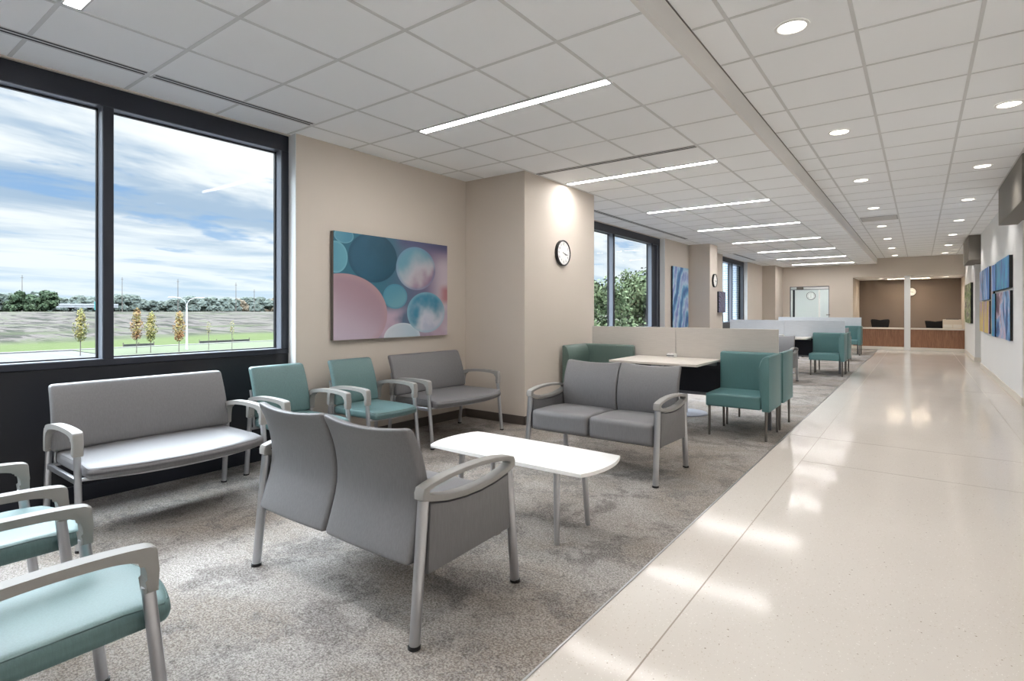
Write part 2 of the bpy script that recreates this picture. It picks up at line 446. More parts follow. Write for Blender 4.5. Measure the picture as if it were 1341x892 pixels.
# ceilings with their metal grid
sbox('ceiling', 'tile', [(-4.76, XS, -4.2, YB, HL, HL+0.03)], 'white tiled ceiling over the waiting area')
sbox('ceiling', 'tile', [(XS, 2.45, -4.2, YB, HR, HR+0.03)], 'higher white tiled ceiling over the corridor')
sbox('trim_6', 'soffit', [(XS-0.006, XS+0.02, -4.2, YB, HL-0.004, HR+0.01)], 'long grey step between the two ceiling heights')
sbox('trim_7', 'header_grey', [(XS+0.02, XS+0.026, -4.2, YB, HR-0.006, HR)], 'thin shadow gap along the ceiling step')
G = []; tb = 0.011
LT = [-1.695-0.6096*k for k in range(5)]
for x in LT: G.append((x-tb, x+tb, -4.2, YB, HL-0.003, HL))
y = 2.7204-0.6173*11
while y < YB:
    G.append((-4.53, XS-0.006, y-tb, y+tb, HL-0.0025, HL)); y += 0.6173
RT = [-0.9274+0.6096*k for k in range(6)]
for x in RT:
    if x < 2.2: G.append((x-tb, x+tb, -4.2, YB, HR-0.003, HR))
y = 6.4936-0.6173*17
while y < YB:
    G.append((XS+0.03, 2.2, y-tb, y+tb, HR-0.0025, HR)); y += 0.6173
sbox('trim_8', 'tbar', G, 'metal grid of the tiled ceilings')

# ------------------------------------------------------------------ windows
def window(n, y0, y1, mulls, label, panel=None):
    """mulls: far faces of mullions (their width 0.06)"""
    fb = XW-0.13
    B = []
    top, sill = HL-0.008, 0.945
    B.append((fb, XW, y0, y1, 2.70, top))                      # head
    B.append((fb, XW, y0, y1, 0.90, sill))                     # sill
    B.append((fb, XW, y1-0.066, y1, sill, 2.70)); B.append((fb, XW, y0, y0+0.066, sill, 2.70))
    for m_ in mulls: B.append((fb, XW, m_-0.062, m_, sill, 2.70))
    bm = bmesh.new()
    for b in B: box(bm, *b, bev=0.003, seg=1)
    w = struct(finish(bm, 'window_%d' % n, 'frame_dark'), label)
    # dark panel down to the floor, with seams and a base ledge
    S = [(fb, XW-0.012, y0, y1, 0.0, 0.90), (XW-0.012, XW-0.006, y0, y1, 0.13, 0.895)]
    sp = sbox('sill_panel', 'spandrel', S, parent=w)
    sbox('base_ledge', 'frame_dark', [(XW-0.012, XW+0.02, y0, y1, 0.0, 0.11)], parent=w, bev=0.004)
    rv = [(fb+0.03, XW-0.012, m_-0.0645, m_-0.062, sill, 2.70) for m_ in mulls]+[(fb+0.03, XW-0.012, y1-0.0685, y1-0.066, sill, 2.70)]
    rv += [(fb+0.03, XW-0.012, y0+0.07, y1-0.07, 2.6975, 2.70), (fb+0.03, XW-0.012, y0+0.07, y1-0.07, sill, sill+0.0025)]
    sbox('window_reveal', 'reveal', rv, parent=w)  # thin liners added on the bright faces, sky sheen in their colour
    sbox('jamb_liner', 'wall_white', [(XW-0.01, XP, y1-0.004, y1+0.003, 0, HL-0.001), (XW-0.01, XP, y0-0.003, y0+0.004, 0, HL-0.001)], parent=w)
    if panel: sbox('side_panel', 'frame_dark', [(fb, XW-0.05, panel, y1-0.03, sill, 2.70)], parent=w)
    edges = [y0+0.066]+[q for m_ in mulls for q in (m_-0.062, m_)]+([y1-0.066] if not panel else [])
    for a, b in zip(edges[0::2], edges[1::2]):
        if b-a > 0.2:
            sbox('glass_pane', 'glass', [(fb+0.02, fb+0.026, a, b, sill, 2.70)], parent=w)
            sbox('glazing_bead', 'black', [(fb+0.01, fb+0.035, a, a+0.012, sill, 2.70), (fb+0.01, fb+0.035, b-0.012, b, sill, 2.70), (fb+0.01, fb+0.035, a, b, sill, sill+0.012), (fb+0.01, fb+0.035, a, b, 2.688, 2.70)], parent=w)
    return w
window(1, -2.9, 2.755, [-1.3, 0.03, 1.426], 'large dark framed window over the field')
window(2, 7.0, 11.485, [9.293, 11.11], 'dark framed window behind the first booth', panel=11.11)
window(3, 15.8, 18.55, [17.251], 'far dark framed window beside the brick')

# ------------------------------------------------------------------ ceiling fittings
ORD = ['nearest', 'second', 'third', 'fourth', 'fifth', 'sixth', 'seventh', 'eighth', 'ninth', 'tenth']
def led(x0, x1, y, z, label, group, mt='led'):
    t = thing('linear_light', ((x0+x1)/2, y, z), label, 'ceiling light', group)
    w = (x1-x0)/2
    bm = bmesh.new()
    for b in ((-w-0.012, w+0.012, -0.047, -0.036, -0.006, 0.004), (-w-0.012, w+0.012, 0.036, 0.047, -0.006, 0.004), (-w-0.012, -w, -0.036, 0.036, -0.006, 0.004), (w, w+0.012, -0.036, 0.036, -0.006, 0.004)): box(bm, *b)
    finish(bm, 'light_frame', 'tbar', t)
    bm = bmesh.new(); box(bm, -w, w, -0.036, 0.036, -0.003, 0.003); finish(bm, 'diffuser', mt, t)
    return t
LEDY = [3.3817+2.469*k for k in range(-1, 8)]
for k, y in enumerate(LEDY):
    if y > YB-0.3: break
    led(-3.48, -1.70, y, HL-0.004, '%s recessed linear light counted from the camera, running across the waiting area ceiling' % ORD[k], 'recessed linear lights')
# two more behind the camera keep the near end lit as the place is
for y in (-1.55,): led(-3.53, -1.70, y, HL-0.004, 'recessed linear light behind the camera in the waiting area ceiling', 'recessed linear lights')
led(-0.93, 0.27, 23.6, OZ-0.004, 'linear light in the reception office ceiling', 'office lights', 'led_office')
led(-3.6, -2.7, 23.4, 2.496, 'linear light in the lobby ceiling behind the glass door', 'office lights', 'led_lobby')

def downlight(x, y, z, label, group):
    t = thing('downlight', (x, y, z), label, 'ceiling light', group)
    bm = bmesh.new(); n = 32
    prof = [(0.098, 0.0), (0.098, -0.006), (0.082, -0.008), (0.076, -0.002), (0.070, 0.010), (0.070, 0.012)]
    rings = [[bm.verts.new((r*math.cos(2*PI*k/n), r*math.sin(2*PI*k/n), h)) for k in range(n)] for r, h in prof]
    for a, b in zip(rings, rings[1:]):
        for k in range(n): bm.faces.new((a[k], a[(k+1) % n], b[(k+1) % n], b[k]))
    finish(bm, 'trim_ring', 'white_plastic', t, smooth=40)
    bm = bmesh.new(); disc(bm, (0, 0), 0.077, -0.004, 0.0, 32); finish(bm, 'lens', 'can_glow', t)
    L = bpy.data.lights.new('downlight_lamp', 'SPOT'); L.energy = 21; L.spot_size = math.radians(125); L.spot_blend = 0.6
    L.shadow_soft_size = 0.06; L.color = (1.0, 0.94, 0.87)
    lo = bpy.data.objects.new('lamp', L); COL.objects.link(lo); lo.parent = t; lo.location = (0, 0, -0.012)
    return t
for k in range(8):
    y = 3.7298+2.469*k
    if y < YB-0.3: downlight(-0.631, y, HR-0.001, '%s round downlight from the camera in the row nearer the ceiling step' % ORD[k], 'round corridor downlights')
for k in range(7):
    y = 6.2184+2.469*k
    if y < YB-0.3: downlight(0.603, y, HR-0.001, '%s round downlight from the camera in the row nearer the right wall' % ORD[k], 'round corridor downlights')
for x, y in ((-0.631, 1.26), (-0.631, -1.2), (0.603, 3.75), (0.603, 1.28), (0.603, -1.2)):
    downlight(x, y, HR-0.001, 'round corridor downlight above and behind the camera', 'round corridor downlights')
downlight(-1.1, 23.2, OZ-0.001, 'small round downlight in the office ceiling left of its pillar', 'office lights')
downlight(0.7, 23.2, OZ-0.001, 'small round downlight in the office ceiling right of its pillar', 'office lights')

def slot_diffuser(x0, x1, y0, y1, label):
    t = thing('slot_diffuser', ((x0+x1)/2, (y0+y1)/2, HL), label, 'air vent', 'slot diffusers')
    hx, hy = (x1-x0)/2, (y1-y0)/2
    bm = bmesh.new(); box(bm, -hx, hx, -hy, hy, -0.004, -0.001); finish(bm, 'vent_frame', 'tbar', t)
    bm = bmesh.new(); g = 0.009
    if hx < hy:
        for c in (-hx+0.018, hx-0.018): box(bm, c-g, c+g, -hy+0.01, hy-0.01, -0.0055, -0.0035)
    else:
        for c in (-hy+0.018, hy-0.018): box(bm, -hx+0.01, hx-0.01, c-g, c+g, -0.0055, -0.0035)
    finish(bm, 'slots', 'slot', t)
slot_diffuser(-4.125, -4.05, -2.8, 1.475, 'long black slotted air vent above the near window')
slot_diffuser(-4.125, -4.05, 1.505, 2.70, 'short black slotted air vent at the near window corner')
slot_diffuser(-4.115, -4.04, 7.1, 11.86, 'long slotted air vent above the middle window')
slot_diffuser(-4.135, -4.06, 15.7, 18.1, 'slotted air vent above the far window')
slot_diffuser(-3.53, -1.70, 5.19, 5.265, 'slotted air vent running across the ceiling beside the clock pier')
t = thing('return_grille', (-0.62, 12.45, HR), 'grey square air grille in the corridor ceiling', 'air vent')
bm = bmesh.new(); box(bm, -0.29, 0.29, -0.29, 0.29, -0.006, -0.001, bev=0.002); finish(bm, 'grille_frame', 'grille', t)
bm = bmesh.new()
for k in range(24): box(bm, -0.27, 0.27, -0.27+k*0.0232, -0.262+k*0.0232, -0.010, -0.005)
finish(bm, 'slats', 'soffit', t)

# ------------------------------------------------------------------ furniture
def leg_with_glide(p0, p1, r0, r1, t, m='silver', glide=True):
    """p0 foot, p1 top"""
    d = Vector(p1)-Vector(p0); a = Vector(p0)+d*(0.014/d.length if glide else 0)
    bm = bmesh.new(); tube(bm, [a, Vector(p1)], [r0, r1], 14)
    o = finish(bm, 'leg', m, t, smooth=50)
    if glide:
        bm = bmesh.new(); x, y, _ = p0; disc(bm, (x, y), r0*1.18, 0.0, 0.016, 18, 0.003); finish(bm, 'glide', 'glide', o, smooth=50)
    return o

OUT = spline([(.268, .455), (.266, .53), (.255, .585), (.222, .613), (.13, .631), (.0, .638), (-.12, .637), (-.20, .633), (-.255, .627)], 5)+[(-.264, .622), (-.267, .612), (-.270, .56), (-.270, .50)]
INN = [(-.236, .50)]+spline([(-.240, .535), (-.236, .568), (-.218, .592), (-.17, .606), (-.10, .611), (0, .612), (.11, .604), (.19, .588), (.218, .562), (.230, .52), (.234, .455)], 5)
def open_arm(bm, x, hw=0.024):
    prism(bm, OUT+INN, x-hw, x+hw, 'x', bev=0.006)

def open_seat(name, W, mt, label, group, bow, cat):
    """thin seat, open looping arms; faces -y; W = distance between leg lines"""
    t = thing(name, (0, 0, 0), label, cat, group)
    hw = W/2
    def sf(x, y, z):
        u = x/hw; f = max(0, (0.24-y)/0.54)
        y2 = y-bow*(1-u*u)*f
        z2 = z+0.006*(1-u*u)-(0.012*max(0, (-y-0.18)/0.12)**2 if z > 0.41 else 0)
        return (x, y2, z2)
    bm = bmesh.new(); rbox(bm, 0, -0.03, 0.409, hw-0.026, 0.278, 0.037, 0.026, sf, mid=10); seat_o = finish(bm, 'seat', mt, t, smooth=60)
    ax_, ay_, az_ = hw-0.034, 0.270, 0.4385
    per = [(ax_*u, -0.03-ay_) for u in [i/8-1 for i in range(1, 16)]]+[(ax_, -0.03-ay_*0.96)]+[(ax_, -0.03+ay_*u) for u in (-0.6, 0, 0.5, 0.96)]+[(-ax_, -0.03+ay_*u) for u in (0.96, 0.5, 0, -0.6, -0.96)]
    bm = bmesh.new(); tube(bm, [sf(x_, y_, az_) for x_, y_ in per+per[:1]], 0.0026, 6); finish(bm, 'piping', 'piping_'+('grey' if 'grey' in mt else 'teal'), seat_o, smooth=60)
    def bf(x, y, z):
        k = (z-0.45)/0.385
        yy = y+0.225+0.085*k+0.02*k*k-0.016*math.sin(PI*min(1, max(0, k)))
        yy += 0.012*(1-(x/hw)**2)
        return (x*(1-0.02*k), yy, z)
    bw = hw-0.004 if W > 0.8 else hw-0.026
    bm = bmesh.new(); rbox(bm, 0, 0, 0.642, bw, 0.028, 0.195, 0.022, bf, mid=10); finish(bm, 'backrest', mt, t, smooth=60)
    bm = bmesh.new()
    for s in (-1, 1):
        rx = s*hw if W > 0.8 else s*(hw-0.11)
        box(bm, rx-0.010, rx+0.010, -0.25, 0.25, 0.348 if W > 0.8 else 0.356, 0.380, bev=0.004)
        tube(bm, [(s*(hw-0.03), 0.245, 0.36), (s*(hw-0.03), 0.262, 0.50), (s*(hw-0.03), 0.30, 0.66)], 0.011, 10)
    pts = [(hw*u, -0.255-(bow+0.0)*(1-u*u), 0.374) for u in [i/8-1 for i in range(17)]]
    tube(bm, pts, 0.010, 10)
    tube(bm, [(-hw, 0.24, 0.37), (hw, 0.24, 0.37)], 0.010, 10)
    finish(bm, 'seat_frame', 'silver', t, smooth=50)
    for s in (-1, 1):
        bm = bmesh.new(); open_arm(bm, s*hw); finish(bm, 'armrest', 'armcap', t, smooth=45)
        leg_with_glide((s*(hw+0.004), -0.303, 0), (s*hw, -0.249, 0.515), 0.0175, 0.0175, t)
        leg_with_glide((s*(hw+0.004), 0.303, 0), (s*hw, 0.250, 0.475), 0.0175, 0.0175, t)
    return t

RZp = PI/2       # faces +x
g_arm = 'teal armchairs of the waiting area'
bench = open_seat('bench', 1.035, 'grey_vinyl', 'wide grey bench seat with open arms under the big near window', 'wide grey bench seats', 0.13, 'bench')
bench.location = (-3.87, 1.49, 0); bench.rotation_euler = (0, 0, RZp)
dup(bench, (-3.905, 4.145, 0), RZp, 'wide grey bench seat with open arms in the corner under the bubble painting')
chair = open_seat('armchair', 0.525, 'teal_vinyl', 'teal armchair against the wall at the window edge, right of the near grey bench', g_arm, 0.055, 'chair')
chair.location = (-3.905, 2.465, 0); chair.rotation_euler = (0, 0, RZp)
dup(chair, (-3.905, 3.185, 0), RZp, 'teal armchair against the wall below the bubble painting, left of the corner bench')
dup(chair, (-1.99, 0.375, 0), PI, 'teal armchair cut by the bottom left corner of the photo, nearest the camera')
dup(chair, (-2.83, 0.39, 0), PI, 'teal armchair at the left photo edge behind the nearest one')

def loveseat(label, group):
    t = thing('loveseat', (0, 0, 0), label, 'sofa', group)
    hw = 0.565
    for s in (-1, 1):
        cx = s*0.272
        def sf(x, y, z, cx=cx):
            u = (x-cx)/0.27; w = (y+0.03)/0.27
            top = 0.012*(1-u*u)*(1-w*w) if z > 0.4 else 0
            return (x, y-0.006*(1-u*u)*(1 if y < -0.2 else 0), z+top-(0.014*max(0, w) if z > 0.36 else 0))
        bm = bmesh.new(); rbox(bm, cx, -0.035, 0.362, 0.268, 0.262, 0.083, 0.032, sf, mid=9); finish(bm, 'seat_cushion', 'grey_vinyl', t, smooth=60)
        def bf(x, y, z, cx=cx):
            u = (x-cx)/0.27; k = (z-0.30)/0.53
            prof = 0.325-0.075*math.sin(PI*min(1, k*0.75))+0.115*max(0, k-0.35)**1.5*1.25
            th = 1.0-0.35*k
            return (x*(1-0.012*k), prof+y*th+0.022*(1-u*u)*(0.4+0.6*k)-0.03, z-0.020*(1-u*u)*max(0, k-0.75)*4)
        bm = bmesh.new(); rbox(bm, cx, 0, 0.565, 0.269, 0.036, 0.265, 0.022, bf, mid=10); finish(bm, 'backrest', 'grey_vinyl', t, smooth=60)
    out = [(.296, .555), (.297, .580), (.288, .600), (.25, .611), (.16, .625), (.05, .632), (-.05, .633), (-.16, .627), (-.25, .613), (-.288, .602), (-.297, .582), (-.296, .555), (-.25, .540), (-.15, .519), (-.05, .510), (.05, .510), (.15, .519), (.25, .540)]
    inn = [(.258, .575), (.258, .580), (.255, .585), (.225, .594), (.14, .605), (.05, .611), (-.05, .612), (-.14, .607), (-.225, .595), (-.255, .586), (-.258, .581), (-.258, .575), (-.225, .562), (-.135, .545), (-.05, .537), (.05, .537), (.135, .545), (.225, .562)]
    for s in (-1, 1):
        bm = bmesh.new(); ring_prism(bm, out, inn, s*hw-0.026, s*hw+0.026, bev=0.006); finish(bm, 'armrest', 'armcap', t, smooth=45)
        pl = [(-.262, .278), (.262, .262), (.250, .534), (.15, .511), (.05, .502), (-.05, .502), (-.15, .511), (-.250, .534)]
        bm = bmesh.new(); prism(bm, pl, s*hw-0.020, s*hw+0.020, 'x', bev=0.006); finish(bm, 'side_panel', 'grey_vinyl', t, smooth=45)
        leg_with_glide((s*(hw+0.004), -0.322, 0), (s*hw, -0.270, 0.548), 0.021, 0.023, t)
        leg_with_glide((s*(hw+0.004), 0.322, 0), (s*hw, 0.270, 0.548), 0.021, 0.023, t)
    bm = bmesh.new(); box(bm, -hw, hw, -0.22, -0.18, 0.262, 0.284); box(bm, -hw, hw, 0.16, 0.20, 0.262, 0.284)
    finish(bm, 'seat_frame', 'gunmetal', t)
    return t
ls = loveseat('grey two seat sofa seen from behind in the foreground', 'grey two seat sofas')
ls.location = (-2.105, 1.77, 0); ls.rotation_euler = (0, 0, PI)
dup(ls, (-2.105, 4.13, 0), 0, 'grey two seat sofa facing the camera beyond the white coffee table')
dup(ls, (-2.36, 10.79, 0), 0, 'grey two seat sofa between the first and second booth, mostly hidden')
dup(ls, (-2.04, 16.64, 0), 0, 'grey two seat sofa between the second and third booth, mostly hidden')

# coffee table
t = thing('coffee_table', (-1.955, 2.73, 0), 'low white coffee table with bowed ends between the two sofas', 'table')
pts = []
hx, hy = 0.545, 0.232
for i in range(11):
    v = -1+2*i/10; pts.append((hx+0.045*(1-v*v), hy*v))
for i in range(11):
    u = 1-2*i/10; pts.append((hx*u, hy+0.010*(1-u*u)))
for i in range(11):
    v = 1-2*i/10; pts.append((-hx-0.045*(1-v*v), hy*v))
for i in range(11):
    u = -1+2*i/10; pts.append((hx*u, -hy-0.010*(1-u*u)))
cl = [pts[0]]
for p in pts[1:]:
    if (Vector(p)-Vector(cl[-1])).length > 1e-4 and (Vector(p)-Vector(cl[0])).length > 1e-4: cl.append(p)
bm = bmesh.new(); prism(bm, cl, 0.412, 0.432, 'z', bev=0.004); finish(bm, 'tabletop', 'white_lam', t, smooth=30)
for sx in (-1, 1):
    for sy in (-1, 1):
        leg_with_glide((sx*0.362, sy*0.175, 0), (sx*0.345, sy*0.15, 0.41), 0.015, 0.019, t, glide=False)
bm = bmesh.new()
for sx in (-1, 1): box(bm, sx*0.345-0.02, sx*0.345+0.02, -0.17, 0.17, 0.398, 0.412)
box(bm, -0.345, 0.345, -0.02, 0.02, 0.394, 0.412); finish(bm, 'under_frame', 'silver', t)

# booth chairs
def booth_chair(label, W=0.615, mt='teal_deep', side=1, hz=0.835):
    """faces -y, tall side panel on +x * side"""
    t = thing('booth_chair', (0, 0, 0), label, 'chair', 'booth chairs at the laptop tables')
    h = W/2; S = side
    bm = bmesh.new(); rbox(bm, -0.036*S, -0.045, 0.370, h-0.042, 0.250, 0.066, 0.018, None, mid=6); finish(bm, 'seat', mt, t, smooth=60)
    bm = bmesh.new(); rbox(bm, -0.004*S, 0.255, (0.292+hz)/2, h-0.008, 0.042, (hz-0.292)/2, 0.028, None, mid=6); finish(bm, 'backrest', mt, t, smooth=60)
    px = [(h-0.066, .294), (h, .294), (h, hz-0.008), (h-0.012, hz), (h-0.035, hz-0.002), (h-0.062, hz-0.022), (h-0.083, hz-0.062), (h-0.095, hz-0.12), (h-0.098, .64), (h-0.092, .55)]
    bm = bmesh.new(); prism(bm, [(x*S, z) for x, z in px], -0.296, 0.27, 'y', bev=0.010); o = finish(bm, 'side_panel', mt, t, smooth=40)
    for sx in (-1, 1):
        for sy in (-1, 1): leg_with_glide((sx*(h-0.036), sy*0.262, 0), (sx*(h-0.036), sy*0.255, 0.305), 0.0115, 0.0145, t, 'gunmetal', glide=False)
    return t

def partition(loc, x1, W, label, mt):
    t = thing('booth_partition', loc, label, 'partition', 'low laminate booth partitions')
    xs = x1-W/2
    for a, b in ((x1-W, xs-0.002), (xs+0.002, x1)):
        bm = bmesh.new(); box(bm, a, b, -0.018, 0.018, 0.70, 1.082, bev=0.003); finish(bm, 'screen_panel', mt, t)
    bm = bmesh.new(); box(bm, x1-W+0.1, x1-0.1, -0.014, 0.014, 0.35, 0.70); finish(bm, 'modesty_panel', 'navy_panel', t)
    bm = bmesh.new(); box(bm, x1-W+0.05, x1-0.05, -0.022, 0.022, 0.315, 0.35, bev=0.004); finish(bm, 'bottom_rail', 'rail', t)
    for x in (x1-W+0.09, x1-0.09):
        bm = bmesh.new(); box(bm, x-0.02, x+0.02, -0.017, 0.017, 0.0, 0.72, bev=0.003); finish(bm, 'post', 'rail', t)
    return t

def booth_table(loc, label, flip=1):
    t = thing('booth_table', loc, label, 'table', 'laptop tables in the booths')
    bm = bmesh.new(); box(bm, -0.50, 0.475, -0.40, 0.40, 0.712, 0.738, bev=0.004); finish(bm, 'tabletop', 'table_lam', t)
    bm = bmesh.new(); box(bm, -0.46, 0.46, 0.30*flip-0.03, 0.30*flip+0.03, 0.672, 0.712); box(bm, -0.05, 0.05, -0.3, 0.3, 0.69, 0.712); finish(bm, 'support_rail', 'rail', t)
    bm = bmesh.new(); tube(bm, [(-0.06, 0, 0.015), (-0.06, 0, 0.7)], 0.032, 20); finish(bm, 'pedestal', 'silver', t, smooth=50)
    bm = bmesh.new(); disc(bm, (-0.06, 0), 0.27, 0.0, 0.016, 48, 0.005); finish(bm, 'base_disc', 'disc', t, smooth=50)
    return t
def puck(loc, label):
    t = thing('power_outlet', loc, label, 'power outlet', 'outlets on the booth tables')
    bm = bmesh.new(); disc(bm, (0, 0), 0.058, 0.0, 0.042, 32, 0.006); finish(bm, 'housing', 'white_plastic', t, smooth=50)
    bm = bmesh.new()
    for a in (-0.02, 0.02): box(bm, a-0.004, a+0.004, -0.012, 0.012, 0.0415, 0.0425)
    box(bm, -0.045, 0.045, -0.0585, -0.057, 0.014, 0.028); finish(bm, 'sockets', 'edge_grey', t)
    return t

PY = [6.368, 12.92, 19.12]; PXO = [0, 0.0, -0.18]
cA = booth_chair('teal booth chair on the camera side of the first partition, beside the corridor')
cA.location = (-1.4775, 6.04, 0)
cL = booth_chair('sage green corner booth chair against the clock pier, left of the first table', W=0.70, mt='green_booth', side=-1, hz=0.86)
cL.location = (-3.15, 6.03, 0)
cB = booth_chair('teal booth chair on the far side of the first partition, showing its side panel', side=-1)
cB.location = (-1.4775, 6.69, 0); cB.rotation_euler = (0, 0, PI)
dup(cA, (-1.4775, PY[1]-0.328, 0), 0, 'teal booth chair on the camera side of the second partition, beside the corridor')
dup(cB, (-1.4775, PY[1]+0.322, 0), PI, 'teal booth chair on the far side of the second partition')
dup(cA, (-1.4775+PXO[2], PY[2]-0.328, 0), 0, 'teal booth chair at the third and farthest partition, near the reception desks')
partition((0, PY[0], 0), -1.205, 2.215, 'nearest beige laminate booth partition with dark panel below', 'partition')
partition((0, PY[1], 0), -1.215, 2.235, 'second booth partition, pale grey blue, beyond the first', 'partition_blue')
partition((0, PY[2], 0), -1.385, 2.235, 'farthest booth partition, pale grey blue, before the glass door', 'partition_blue')
t1 = booth_table((-2.27, 5.93, 0), 'cream topped table at the camera side of the first partition')
puck((-2.33, 6.275, 0.738), 'small round white outlet on the first booth table')
dup(t1, (-2.42, 6.81, 0), PI, 'cream topped table behind the first partition, only its round base showing', 'laptop tables in the booths')
dup(t1, (-2.27, PY[1]-0.438, 0), 0, 'cream topped table at the camera side of the second partition')
puck((-2.33, PY[1]-0.3, 0.738), 'small round white outlet on the second booth table')

# ------------------------------------------------------------------ clocks
def numerals(bm, r, size):
    for n in range(1, 13):
        cu = bpy.data.curves.new('n', 'FONT'); cu.body = str(n); cu.size = size; cu.align_x = 'CENTER'; cu.align_y = 'CENTER'
        o = bpy.data.objects.new('n', cu); COL.objects.link(o)
        dg = bpy.context.evaluated_depsgraph_get(); me = bpy.data.meshes.new_from_object(o.evaluated_get(dg))
        a = PI/2-n*PI/6
        for v in me.vertices: v.co += Vector((r*math.cos(a), r*math.sin(a), 0))
        bm.from_mesh(me); bpy.data.objects.remove(o); bpy.data.curves.remove(cu)
def wall_clock(loc, rot, label, h=3.7, m_=17):
    """dial in local xy, facing +z"""
    t = thing('wall_clock', loc, label, 'clock', 'round wall clocks'); t.rotation_euler = rot
    R = 0.158; n = 48
    bm = bmesh.new()
    prof = [(R, 0.0), (R, 0.035), (R-0.004, 0.040), (R-0.012, 0.040), (R-0.016, 0.030)]
    rings = [[bm.verts.new((r*math.cos(2*PI*k/n), r*math.sin(2*PI*k/n), z)) for k in range(n)] for r, z in prof]
    for a, b in zip(rings, rings[1:]):
        for k in range(n): bm.faces.new((a[k], a[(k+1) % n], b[(k+1) % n], b[k]))
    bm.faces.new(rings[0][::-1]); finish(bm, 'case', 'black', t, smooth=40)
    bm = bmesh.new(); disc(bm, (0, 0), R-0.014, 0.022, 0.029, 48); finish(bm, 'dial', 'white_plastic', t)
    bm = bmesh.new(); numerals(bm, 0.108, 0.042)
    for v in bm.verts: v.co.z = 0.0305
    for k in range(60):
        a = k*PI/30; L = 0.010 if k % 5 == 0 else 0.005
        p = [Vector((math.cos(a), math.sin(a), 0))*q for q in (0.138, 0.138-L)]; s = Vector((-math.sin(a), math.cos(a), 0))*0.0009
        bm.faces.new([bm.verts.new(q+Vector((0, 0, 0.0305))) for q in (p[0]+s, p[0]-s, p[1]-s, p[1]+s)])
    finish(bm, 'numerals', 'black', t)
    for nm, ang, L, w in (('hour_hand', PI/2-h*PI/6, 0.072, 0.0035), ('minute_hand', PI/2-m_*PI/30, 0.105, 0.0025)):
        bm = bmesh.new(); box(bm, -0.02, L, -w, w, 0.031, 0.033)
        bmesh.ops.rotate(bm, cent=(0, 0, 0), matrix=Matrix.Rotation(ang, 3, 'Z'), verts=bm.verts[:]); finish(bm, nm, 'black', t)
    return t
RX = (PI/2, 0, PI/2)      # faces +x
RYm = (PI/2, 0, 0)        # faces -y
wall_clock((-3.547, 5.80, 1.99), RX, 'round black rimmed wall clock on the beige pier left of the first booth')
wall_clock((-3.93, 13.33, 1.995), RX, 'black rimmed wall clock seen edge on, on the second pier')
wall_clock((-0.26, 24.4, 1.96), RYm, 'wall clock in the reception office, half hidden by the white pillar')
wall_clock((-3.46, 24.5, 1.87), RYm, 'wall clock in the lobby behind the glass door', h=6, m_=0)

